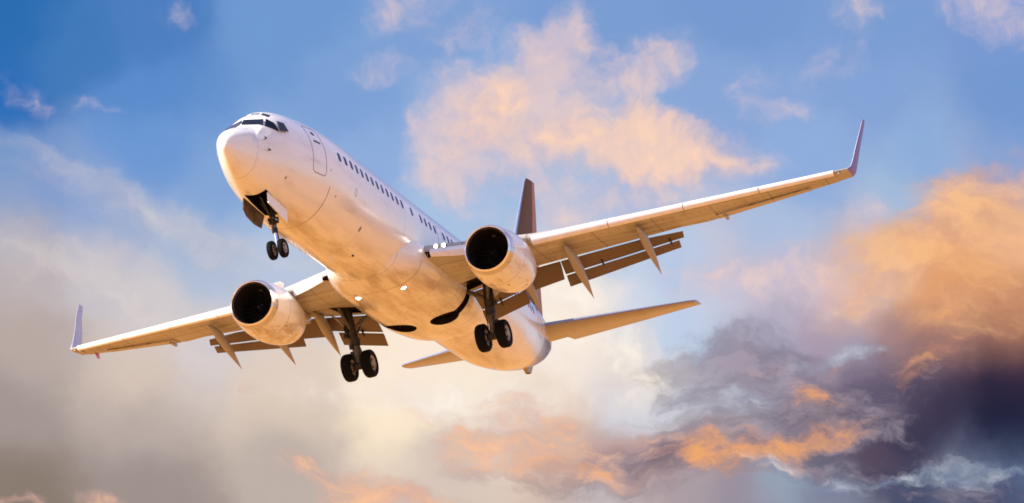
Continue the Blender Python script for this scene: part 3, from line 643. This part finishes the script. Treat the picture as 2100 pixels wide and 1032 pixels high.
# ---- wing geometry (starboard y > 0; side mirrors)
def LE(y):   # fixed leading edge line = slat nose line
    if y > 5.6: return np.array([22.2 + .50 * (y - 16.7), y, 1.0 + .160 * (y - 16.7)])
    t = (y - 1.5) / 4.1; return np.array([13.95, y, -1.24]) * [1, 1, 1] * 1.0 + (np.array([16.65, 0, -.776]) - np.array([13.95, 0, -1.24])) * t * [1, 0, 1]
def RE(y):   # lower rear edge of the fixed wing
    if y > 10.4: return np.array([21.83 + .265 * (y - 10.4), y, -.08 + .168 * (y - 10.4)])
    k = np.interp(y, [1.0, 4.9, 10.4], [19.15, 19.85, 21.5]); z = np.interp(y, [1.0, 4.9, 10.4], [-1.72, -.88, -.08])
    return np.array([k, y, z])
TT = (1 - np.cos(np.linspace(0, np.pi, 22))) / 2
def wing_sec(y, trunc=True):
    L, E = LE(y), RE(y); slat = y > 5.2
    L = L + np.array([.16, 0, .06])
    ch = E[0] - L[0]; hu = ch * (.10 if y < 6 else .085); hl = ch * (.055 if y < 6 else .045); tr = ch * (.05 if (trunc and y <= 10.4) else .008)
    sh = 5 * (.2969 * np.sqrt(TT) - .126 * TT - .3516 * TT ** 2 + .2843 * TT ** 3 - .1036 * TT ** 4) * 2
    x = L[0] + TT * ch; zl = L[2] + TT * (E[2] - L[2])
    up = np.stack([x, 0 * x + y, zl + sh * hu + tr * TT], 1); lo = np.stack([x, 0 * x + y, zl - sh * hl * (1 - .25 * TT)], 1)
    return np.vstack([up[::-1], lo[1:]])
def mir(a, s): return np.asarray(a, float) * [1, s, 1]

def make_wing(s):
    ys1 = [1.0, 2.0, 3.0, 4.0, 4.9, 5.6, 6.5, 8, 9.2, 10.39]
    ys2 = [10.40, 11.5, 13, 14.5, 15.8, 16.75]
    v, f = loft([mir(wing_sec(y), s) for y in ys1] + [mir(wing_sec(y), s) for y in ys2])
    w = link('wing', v, f, M['wing'], air, angle=40)
    q = np.array([(18.05, 2.0, 0), (19.10, 2.0, 0), (19.10, 3.75, 0), (18.15, 3.75, 0)])
    boolean_cut(w, *loft([mir(q + [0, 0, -2.6], s), mir(q + [0, 0, -1.22], s)]), M['bay'])
    q = np.array([(14.0, 2.0, 0), (14.75, 2.0, 0), (14.95, 2.95, 0), (14.2, 2.95, 0)])
    boolean_cut(w, *loft([mir(q + [0, 0, -2.6], s), mir(q + [0, 0, -1.14], s)]), M['bay'])
    # slats (extended): shell round the nose
    for (a, b) in ((5.62, 8.35), (8.39, 11.10), (11.14, 13.9), (13.94, 16.72)):
        rings = []
        for y in np.linspace(a, b, 5):
            k = np.interp(y, [5.6, 16.7], [1.0, .62]); L = LE(y)
            out = [(.50, .13), (.28, .125), (.12, .085), (.03, .03), (0, -.03), (-.005, -.10), (.015, -.17), (.06, -.225), (.15, -.26), (.24, -.27)]
            inn = [(.24, -.255), (.15, -.22), (.11, -.12), (.10, -.03), (.14, .03), (.28, .085), (.50, .115)]
            rings.append([(L[0] + p * k, y, L[2] + .03 + q * k) for p, q in out + inn])
        v, f = loft([mir(r, s) for r in rings]); link('slat', v, f, M['slat'], w, angle=30)
    # krueger flap between fuselage and engine
    rings = []
    for y, L0, L1 in ((2.25, .18, .30), (3.0, .26, .38), (3.9, .30, .44)):
        L = LE(y) + [.05, 0, .05]
        sec = [(.02, .03), (-.10, .0), (-.20 , -.10), (-.22, -.20), (-.12, -L1), (-.06, -L1), (-.10, -.20), (-.05, -.08), (.05, -.02)]
        rings.append([(L[0] + p, y, L[2] + q) for p, q in sec])
    v, f = loft([mir(r, s) for r in rings]); link('krueger_flap', v, f, M['slat'], w, angle=30)
    # flaps
    def flap(name, y0, y1, A, Bp, up, n=4, mat='flap'):
        """A(y), Bp(y): leading and trailing edge points; a slim aerofoil between"""
        rings = []
        for y in np.linspace(y0, y1, n):
            a, b = A(y), Bp(y); d = b - a; L = np.linalg.norm(d[[0, 2]]); t = d / L; nrm = np.array([-t[2], 0, t[0]])
            tt = np.array([0, .03, .1, .25, .5, .75, 1.0]); sh = np.array([0, .45, .8, 1, .8, .45, .06])
            u = [a + d * q + nrm * h * up * L for q, h in zip(tt, sh)]; l = [a + d * q - nrm * h * .035 * L for q, h in zip(tt, sh)]
            rings.append(np.vstack([np.array(u)[::-1], np.array(l)[1:]]))
        v, f = loft([mir(r, s) for r in rings]); return link(name, v, f, M[mat], w, angle=35)
    gap2 = lambda y: np.array([21.9 + .28 * (y - 10.3), y, -.42 + .182 * (y - 10.3)])
    afte = lambda y: np.array([22.1 + .26 * (y - 10.2), y, -.71 + .217 * (y - 10.2)])
    mle = lambda y: RE(y) + np.array([.02, 0, -.05])
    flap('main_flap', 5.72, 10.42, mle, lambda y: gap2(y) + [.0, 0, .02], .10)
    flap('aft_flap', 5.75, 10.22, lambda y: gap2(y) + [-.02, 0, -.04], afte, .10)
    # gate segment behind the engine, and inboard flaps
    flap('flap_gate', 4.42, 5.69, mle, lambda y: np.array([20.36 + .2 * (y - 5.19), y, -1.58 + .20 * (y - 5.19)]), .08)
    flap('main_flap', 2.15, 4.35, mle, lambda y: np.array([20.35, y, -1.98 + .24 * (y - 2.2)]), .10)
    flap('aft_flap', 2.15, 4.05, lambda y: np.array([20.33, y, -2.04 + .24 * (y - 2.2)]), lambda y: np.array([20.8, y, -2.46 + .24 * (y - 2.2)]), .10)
    # brackets bridging the flap gap
    for y in (7.2, 9.9, 3.0):
        g = gap2(y) if y > 5 else np.array([20.33, y, -2.03 + .24 * (y - 2.2)])
        v, f = box(mir([g[0] - .02, y, g[2] + .0], s), .32, .05, .12, (.8, 0, -.6)); link('flap_bracket', v, f, M['steel'], w, smooth=False)
    # flap track fairings (canoes)
    for (y, x0, z0, x1, z1, wd) in ((9.22, 19.1, -.47, 22.2, -1.61, .17), (6.5, 18.1, -.93, 21.45, -2.20, .20), (4.36, 18.5, -1.15, 21.1, -2.36, .20)):
        rings = []
        for t in np.linspace(0, 1, 16):
            wv = wd * max(.03, (math.sin(math.pi * min(1, t * 1.9 + .0) / 2) ** .6) * (1 - max(0, (t - .42) / .58) ** 1.6)) 
            ht = wv * 1.75; x = x0 + (x1 - x0) * t; z = z0 + (z1 - z0) * (t ** 1.25 * .82 + t * .18) + ht * .35
            a = np.linspace(0, 2 * np.pi, 18, endpoint=False)
            rings.append(np.stack([0 * a + x, y + wv * np.cos(a), z + ht * np.where(np.sin(a) < 0, .8, 1.0) * np.sin(a)], 1))
        v, f = loft([mir(r, s) for r in rings]); link('flap_track_fairing', v, f, M['fairing'], w, angle=50)
    # aileron: proud lower panel near the trailing edge with balance horn
    rings = []
    for y in np.linspace(11.9, 15.6, 5):
        E = RE(y); ch = E[0] - LE(y)[0]; dz = (E[2] - LE(y)[2]) / ch
        rings.append([(E[0] - .26 * ch, y, E[2] - .26 * ch * dz - .037 * ch), (E[0] + .02, y, E[2] - .012), (E[0] + .02, y, E[2] + .006), (E[0] - .26 * ch, y, E[2] - .26 * ch * dz + .0)])
    v, f = loft([mir(r, s) for r in rings]); link('aileron', v, f, M['wing'], w, angle=30)
    v, f = box(mir(RE(12.2) + [-.15, 0, -.06], s), .6, .10, .12, (1, 0, 0)); link('aileron_tab_fairing', v, f, M['fairing'], w)
    # winglet: blended loft, cap of the wing turned up
    P = [(16.76, 22.24, 1.01, 1.26, 0), (17.0, 22.38, 1.06, 1.20, 10), (17.24, 22.62, 1.14, 1.12, 30), (17.35, 22.92, 1.32, .98, 64), (17.41, 23.22, 1.62, .87, 79),
         (17.54, 23.82, 2.40, .71, 80), (17.70, 24.35, 3.15, .56, 80), (17.80, 24.85, 3.75, .45, 80), (17.83, 25.02, 3.92, .36, 80)]
    rings = []; tt = np.array([0, .02, .08, .2, .4, .65, 1.0]); sh = np.array([0, .4, .75, 1, .9, .5, .05])
    for (y, x, z, ch, ang) in P:
        nrm = np.array([0, -math.sin(R(ang)), math.cos(R(ang))])
        u = [np.array([x + ch * t, y, z]) + nrm * h * .06 * ch for t, h in zip(tt, sh)]; l = [np.array([x + ch * t, y, z]) - nrm * h * .05 * ch for t, h in zip(tt, sh)]
        rings.append(np.vstack([np.array(u)[::-1], np.array(l)[1:]]))
    v, f = loft([mir(r, s) for r in rings])
    n = len(rings[0]); fm = []
    for q in f:
        j = min(q) // n if len(q) == 4 else (0 if min(q) == 0 else 8); k = [i % n for i in q]
        lower = len(q) == 4 and min(k) >= 6 or (len(q) == 4 and max(k) == n - 1 and min(k) == 0)
        fm.append(2 if j < 2 else (1 if lower else 0))
    wl = link('winglet', v, f, [M['winglet'], M['winglet_out'], M['wing']], w, fm, angle=50)
    v, f = lathe(mir((22.55, 16.9, .98), s), (-1, 0, -.15), [(-.30, .03), (-.1, .07), (.1, .07), (.2, .03)], 14)
    link('navigation_light', v, f, M['fairing'], w)
    if s > 0:
        v, f = slab([(22.55, 16.05, .70), (22.95, 16.05, .74), (22.98, 16.05, .52), (22.80, 16.05, .50)], (0, 1, 0), .03); link('static_fin', v, f, M['red'], w, smooth=False)
    return w
wings = {s: make_wing(s) for s in (-1, 1)}

# landing lamps in the port wing root (the fuselage hides the starboard pair)
for s in (-1,):
    for y in (2.38, 2.64):
        L = LE(y); mb = MB(); mb.add(*lathe(mir((L[0] + .32, y, L[2] + .22), s), (-1, 0, -.08), [(0, .10), (.165, .10), (.168, .094), (.12, .090)], 16, True, False)); o = mb.build('landing_light', M['steel'], wings[s])
        v, f = lathe(mir((L[0] + .32 - .125, y, L[2] + .22 - .010), s), (-1, 0, -.08), [(0, .085), (.03, .06), (.045, .02)], 16); link('lamp', v, f, M['lamp'], o)

# ---- engines
def make_engine(s):
    c = np.array([13.28, 4.84 * s, -1.98])
    n = 72; a = np.linspace(0, 2 * np.pi, n, endpoint=False)
    def rg(x, r, flat=1.0, dz=0.0):
        r = r * 1.028
        z = np.sin(a) * r; z = np.where(z < 0, z * flat, z); return np.stack([0 * a + c[0] + x, c[1] + r * np.cos(a), c[2] + dz + z], 1)
    out = [(.34, .965, .97), (.6, 1.01, .97), (1.0, 1.06, .98), (1.5, 1.09, .99), (2.0, 1.08, 1.0), (2.5, 1.03, 1.0), (2.9, .96, 1.0), (3.3, .86, 1.0), (3.42, .82, 1.0), (3.40, .79, 1.0), (2.9, .80, 1.0), (2.2, .78, 1.0)]
    v, f = loft([rg(*q) for q in out], True, False, False)
    e = link('engine_nacelle', v, f, M['nacelle'], air, normals=True, angle=40)
    lip = [(.345, .967, .97), (.18, .935, .97), (.07, .895, .97), (.015, .865, .97), (0, .84, .97), (.015, .82, .97), (.07, .80, .98), (.16, .785, .98)]
    v, f = loft([rg(*q) for q in lip], True, False, False); link('inlet_lip', v, f, [M['lip'], M['liprim']], e, [1 if 2 <= min(q) // n <= 5 else 0 for q in f], angle=60)
    lin = [(.16, .785, .98), (.5, .775, .99), (.9, .78, 1), (1.25, .78, 1)]
    v, f = loft([rg(*q) for q in lin], True, False, False); link('inlet_liner', v, f, M['liner'], e)
    mb = MB()
    v, f = loft([rg(1.24, .78), rg(1.26, .3)], True, False, True); mb.add(v, f, 0)
    for k in range(24):
        t = 2 * np.pi * k / 24; q = []
        for r, tw, w in ((.24, .25, .10), (.45, .6, .13), (.65, .9, .15), (.77, 1.05, .16)):
            u = np.array([0, math.cos(t), math.sin(t)]); tan = np.array([0, -math.sin(t), math.cos(t)]); d = np.array([math.cos(tw), 0, 0]) + tan * math.sin(tw)
            m = np.array([c[0] + 1.05, c[1], c[2]]) + u * r; nn = np.cross(d, u) * .006
            q.append([m - d * w / 2 + nn, m + d * w / 2 + nn, m + d * w / 2 - nn, m - d * w / 2 - nn])
        mb.add(*loft(q), 1)
    mb.build('fan', [M['dark'], M['fan']], e, angle=30)
    v, f = lathe((c[0] + .72, c[1], c[2]), (1, 0, 0), [(0, .005), (.05, .06), (.15, .13), (.3, .20), (.45, .25)], 32); sp = link('spinner', v, f, M['dark'], e)
    # white swirl mark on the spinner
    L, Rr = [], []
    for k in range(10):
        t = .6 + k * .16; x = .10 + .012 * k; r = np.interp(x, [0, .05, .15, .3, .45], [.005, .06, .13, .2, .25])
        for lst, dr in ((L, 0), (Rr, .035)):
            xx = x + dr; rr = np.interp(xx, [0, .05, .15, .3, .45], [.005, .06, .13, .2, .25]) + .004
            lst.append((c[0] + .72 + xx, c[1] + rr * math.cos(t), c[2] + rr * math.sin(t)))
    vv = L + Rr; ff = [[k, k + 1, 11 + k, 10 + k] for k in range(9)]
    link('spinner_mark', vv, ff, M['white'], e, normals=False)
    # core nozzle and plug
    v, f = lathe((c[0] + 2.6, c[1], c[2]), (1, 0, 0), [(0, .62), (.8, .58), (1.5, .42), (1.52, .38), (1.1, .36)], 40); link('core_nozzle', v, f, M['exhaust'], e)
    v, f = lathe((c[0] + 3.6, c[1], c[2]), (1, 0, 0), [(0, .34), (.5, .26), (.95, .06), (1.0, .01)], 32); link('exhaust_plug', v, f, M['exhaust'], e)
    # pylon: slim body from nacelle top to wing underside
    rings = []
    for (x, z0, z1, w) in ((14.3, -1.15, -.98, .04), (14.9, -1.3, -.80, .17), (15.8, -1.4, -.66, .22), (17.0, -1.65, -.75, .22), (18.2, -1.6, -.85, .16), (19.3, -1.25, -.95, .05)):
        rings.append([(x, c[1] + w, z0), (x, c[1] + w, z1), (x, c[1] + w * .4, z1 + .06), (x, c[1] - w * .4, z1 + .06), (x, c[1] - w, z1), (x, c[1] - w, z0), (x, c[1], z0 - .05)])
    v, f = loft(rings); link('pylon', v, f, M['nacelle'], e, angle=50)
    # vortex strake on the inboard shoulder
    t = R(62); u = np.array([0, -s * math.cos(t), math.sin(t)])
    b = np.array([c[0], c[1], c[2]])
    q = [b + [1.0, 0, 0] + u * 1.03, b + [1.7, 0, 0] + u * 1.34, b + [2.05, 0, 0] + u * 1.34, b + [2.15, 0, 0] + u * 1.03]
    tn = np.array([0, math.sin(t), s * math.cos(t)])
    v, f = slab(q, tn, .025); link('strake', v, f, M['white'], e, smooth=False)
    # panel latches below
    for (x, dy) in ((1.2, -.05), (1.75, .08), (2.2, -.12), (1.5, .22)):
        v, f = box((c[0] + x, c[1] + dy, c[2] - 1.065 + .02 + abs(dy) * .1), .16, .05, .03); link('cowl_latch', v, f, M['steel'], e, smooth=False)
for s in (-1, 1): make_engine(s)

# ---- tail
def foil_ring(x, c0, ch, th, y=None, z=None, vertical=False):
    tt = np.array([0, .015, .05, .12, .25, .45, .7, 1.0]); sh = np.array([0, .35, .6, .85, 1, .85, .5, .03])
    p = np.concatenate([tt[::-1], tt[1:]]); q = np.concatenate([sh[::-1], -sh[1:]]) * th * ch / 2
    return p, q
def make_fin():
    secs = [(0.9, 30.6, 36.05), (2.0, 31.2, 36.15), (3.5, 32.2, 36.45), (5.68, 33.62, 36.85), (7.5, 35.05, 37.35), (8.9, 36.15, 37.75), (9.12, 36.42, 37.83)]
    hinge = .70; rf, rr, re = [], [], []
    for z, x0, x1 in secs:
        ch = x1 - x0; p, q = foil_ring(0, 0, ch, .10)
        ring_ = np.stack([x0 + p * ch, q, 0 * p + z + p * .2 * (z > 8.8)], 1)
        rf.append(ring_)
    # fixed fin: clipped at the hinge; rudder: aft piece
    def clip(r, lo, hi, x0f, x1f):
        r = r.copy(); return r
    tt = np.array([0, .01, .03, .07, .12, .25, .45, .70]); sh = np.array([0, .3, .5, .7, .85, 1, .85, .5])
    t2 = np.array([.703, .8, .9, 1.0]); s2 = np.array([.47, .32, .17, .02])
    A, Bq = [], []
    for z, x0, x1 in secs:
        ch = x1 - x0; h = .05 * ch; tip = .18 * (z > 8.8)
        p = np.concatenate([tt[::-1], tt[1:]]); q = np.concatenate([sh[::-1], -sh[1:]])
        A.append(np.stack([x0 + p * ch, q * h, z + p * tip], 1))
        p = np.concatenate([t2[::-1], t2]); q = np.concatenate([s2[::-1], -s2])
        if z >= 2.0: Bq.append(np.stack([x0 + p * ch, q * h, z + p * tip], 1))
    v, f = loft(A); n = len(A[0]); fm = []
    for q in f:
        k = sorted(i % n for i in q); fm.append(1 if (len(q) == 4 and min(k) >= 5 and max(k) <= 9) else 0)
    fin = link('fin', v, f, [M['tailpaint'], M['bluefringe']], air, fm, angle=40)
    v, f = loft(Bq); link('rudder', v, f, M['rudder'], fin, angle=40)
    # dorsal fillet
    rings = []
    for x, h, w in ((27.5, 0.0, .02), (29, .32, .09), (30.5, .85, .16), (31.6, 1.55, .17)):
        t = fus(x)[0] - .05
        rings.append([(x, w, t), (x, .02, t + h + .02), (x, -.02, t + h + .02), (x, -w, t)])
    v, f = loft(rings); link('dorsal_fillet', v, f, M['fus'], fin, angle=60)
make_fin()
def make_tailplane(s):
    A, Bq = [], []
    tt = np.array([0, .01, .03, .07, .12, .25, .45, .70]); sh = np.array([0, .3, .5, .7, .85, 1, .85, .5])
    t2 = np.array([.703, .8, .9, 1.0]); s2 = np.array([.47, .32, .17, .02])
    for y, x0, x1, z0, z1 in ((.3, 32.0, 36.35, .55, .80), (1.3, 32.6, 36.5, .69, .93), (4.2, 34.35, 37.05, 1.06, 1.26), (6.9, 36.0, 37.55, 1.40, 1.58), (7.15, 36.35, 37.63, 1.46, 1.62)):
        ch = x1 - x0; h = .055 * ch
        for lst, T, S in ((A, tt, sh), (Bq, t2, s2)):
            p = np.concatenate([T[::-1], T[1:] if lst is A else T]); q = np.concatenate([S[::-1], -(S[1:] if lst is A else S)])
            if lst is Bq and (y < 1): continue
            lst.append(mir(np.stack([x0 + p * ch, 0 * p + y, z0 + (z1 - z0) * p + q * h], 1), s))
    v, f = loft(A); n = len(A[0]); fm = []
    for q in f:
        k = sorted(i % n for i in q); fm.append(1 if (len(q) == 4 and min(k) >= 6 and max(k) <= 8) else 0)
    t = link('tailplane', v, f, [M['stab'], M['bluefringe']], air, fm, angle=40)
    v, f = loft(Bq); link('elevator', v, f, M['stab'], t, angle=40)
for s in (-1, 1): make_tailplane(s)

# ---- landing gear
def wheel(y, x, z, r, wd, parent, rimmat, side):
    """tyre with rounded shoulders and tread grooves, rim with a hub on both faces"""
    h = wd / 2
    prof = [(-h * .55, r * .56), (-h * .9, r * .62), (-h, r * .76), (-h * .93, r * .89), (-h * .72, r * .965), (-h * .5, r * .995), (-h * .46, r * .975), (-h * .42, r * .998), (-h * .05, r), (0, r * .975), (h * .05, r),
            (h * .42, r * .998), (h * .46, r * .975), (h * .5, r * .995), (h * .72, r * .965), (h * .93, r * .89), (h, r * .76), (h * .9, r * .62), (h * .55, r * .56)]
    v, f = lathe((x, y, z), (0, 1, 0), prof, 56); t = link('tyre', v, f, M['rubber'], parent, angle=50)
    mb = MB()
    for sg in (-1, 1):
        p = [(sg * h * .2, r * .57), (sg * h * .75, r * .57), (sg * h * .82, r * .53), (sg * h * .60, r * .47), (sg * h * .45, r * .30), (sg * h * .55, r * .24), (sg * h * .9, r * .20), (sg * h * .95, r * .12), (sg * h * .9, r * .02)]
        mb.add(*lathe((x, y, z), (0, 1, 0), p, 40))
        for k in range(10):
            a = 2 * np.pi * k / 10
            mb.add(*lathe((x + r * .385 * math.cos(a), y + sg * h * .48, z + r * .385 * math.sin(a)), (0, sg, 0), [(0, .035 * r / .5), (.02, .035 * r / .5)], 8))
    mb.build('wheel_rim', rimmat, parent)
def nose_gear():
    mb = MB(); ax = np.array([4.42, 0, -3.395])
    mb.add(*tube([(4.30, 0, -1.5), (4.34, 0, -2.45), (4.355, 0, -2.75)], [.085, .085, .075]))
    mb.add(*tube([(4.345, 0, -2.62), (4.35, 0, -2.80)], .105))
    mb.add(*tube([(4.34, 0, -2.5), (3.3, 0, -1.75)], .04)); mb.add(*tube([(4.33, .0, -2.35), (4.0, .30, -1.7)], .03)); mb.add(*tube([(4.33, 0, -2.35), (4.0, -.30, -1.7)], .03))
    mb.add(*tube([(4.33, -.17, -2.42), (4.33, .17, -2.42)], .06))
    mb.add(*box((4.32, -.13, -2.33), .13, .1, .14)); mb.add(*box((4.32, .15, -2.30), .11, .1, .11))
    mb.add(*tube([(4.42, -.27, -3.395), (4.42, .27, -3.395)], .045))
    g = mb.build('nose_gear', M['steel'], air)
    mb = MB(); mb.add(*tube([(4.355, 0, -2.74), (4.41, 0, -3.32)], .052)); mb.build('oleo_strut', M['chrome'], g)
    mb = MB(); mb.add(*box((4.53, 0, -2.95), .04, .12, .36, (1, 0, .6))); mb.add(*box((4.56, 0, -3.2), .04, .12, .34, (1, 0, -.5))); mb.build('torque_link', M['gearpaint'], g)
    v, f = lathe((4.20, -.09, -2.62), (-1, 0, -.1), [(0, .05), (.06, .06), (.07, .05)], 14); link('taxi_light', v, f, M['gearpaint'], g)
    for sg in (-1, 1):
        wheel(sg * .205, 4.42, -3.395, .343, .205, g, M['rim'], sg)
    # doors
    for sg in (-1, 1):
        q = [(2.90, sg * .425, -1.83), (4.55, sg * .425, -1.995), (4.36, sg * .455, -2.53), (2.80, sg * .455, -2.24)]
        if sg > 0: q = [(2.83, .425, -1.83), (4.58, .425, -1.995), (4.54, .56, -2.44), (4.0, .58, -2.45), (3.3, .56, -2.35), (2.95, .52, -2.17)]
        v, f = slab(q, (0, sg, 0), .04); d = link('gear_door', v, f, M['white'] if sg < 0 else M['doorinner'], g, smooth=False)
        q = [(4.44, -.40 * 1 + (.8 if sg > 0 else 0), -2.1), (4.50, -.40 + (.8 if sg > 0 else 0), -2.1)]
nose_gear()
def main_gear(s):
    mb = MB(); c = np.array([19.086, 2.863 * s, -3.571])
    top = np.array([18.72, 3.02 * s, -1.15]); mid_ = np.array([18.98, 2.90 * s, -2.72])
    mb.add(*tube([top, mid_], [.19, .175])); mb.add(*tube([mid_ + [0, 0, .26], mid_ + [.01, 0, -.02]], .21))
    mb.add(*tube([top + [0, -.75 * s, .05], top + [0, .35 * s, .05]], .09))
    mb.add(*tube([c + [0, -.58, 0], c + [0, .58, 0]], .085))
    mb.add(*tube([c + [0, -.24, 0], c + [0, .24, 0]], .16))
    g = mb.build('main_gear', M['steel'], air)
    mb = MB(); mb.add(*tube([mid_, c + [0, 0, .05]], .12)); mb.build('oleo_strut', M['gearpaint'], g)
    mb = MB(); p = np.array([18.86, 2.80 * s, -2.05]); q = np.array([18.86, 2.1 * s, -1.62])
    mb.add(*tube([p, q], .085)); mb.add(*tube([q, (18.9, 1.6 * s, -1.35)], .08)); mb.add(*box((18.86, 2.45 * s, -1.84), .16, .16, .16)); mb.build('side_brace', M['gearpaint'], g)
    mb = MB(); mb.add(*tube([(18.9, 2.92 * s, -2.3), (18.2, 3.15 * s, -1.3)], .07)); mb.add(*tube([(18.9, 2.98 * s, -2.0), (19.25, 3.4 * s, -1.35)], .06)); mb.add(*tube([(19.0, 2.9 * s, -2.5), (19.6, 2.75 * s, -1.6)], .05)); mb.build('drag_strut', M['gearpaint'], g)
    mb = MB()
    for a, b in (((19.17, 2.87 * s, -2.62), (19.55, 2.865 * s, -3.0)), ((19.55, 2.865 * s, -3.0), (19.2, 2.863 * s, -3.45))):
        a, b = np.array(a), np.array(b); mb.add(*box((a + b) / 2, np.linalg.norm(b - a), .16, .06, b - a, (0, 1, 0)))
    mb.build('torque_link', M['steel'], g)
    mb = MB(); rnd = random.Random(3)
    for k in range(7):
        z = -1.6 - k * .24; dx, dy = rnd.uniform(-.14, .14), rnd.uniform(-.16, .16); xx = 18.72 + (19.0 - 18.72) * ((-1.15 - z) / 1.57)
        mb.add(*box((xx + dx * 1.3, (2.98 + dy * 1.3) * s, z), .17, .14, .2, (1, 0, rnd.uniform(-.5, .5))))
    for k in range(3):
        o = (.17 * math.cos(k * 2.1), .17 * math.sin(k * 2.1))
        mb.add(*tube([(18.75 + o[0], 3.0 * s + o[1], -1.3), (18.9 + o[0] * 1.3, 2.95 * s + o[1] * 1.3, -2.1), (19.0 + o[0], 2.88 * s + o[1], -2.7), (19.08 + o[0] * .6, 2.863 * s + o[1], -3.35)], .02, 8))
    mb.build('hydraulic_lines', M['steel'], g)
    # small door carried on the outboard side of the leg
    q = [(18.35, 3.62 * s, -1.42), (19.05, 3.62 * s, -1.36), (19.2, 3.30 * s, -1.78), (19.05, 3.14 * s, -2.0), (18.75, 3.16 * s, -2.0), (18.4, 3.30 * s, -1.72)]
    v, f = slab(q, (0, s, -.6), .035); link('gear_door', v, f, M['fairing'], g, smooth=False)
    for sg in (-1, 1): wheel(c[1] + sg * .43, c[0], c[2], .565, .42, g, M['rim'], sg)
    # shadowed leg slot in the wing underside
    q = [(18.35, 2.15 * s, 0), (19.1, 2.15 * s, 0), (19.1, 3.5 * s, 0), (18.3, 3.5 * s, 0)]
for s in (-1, 1): main_gear(s)
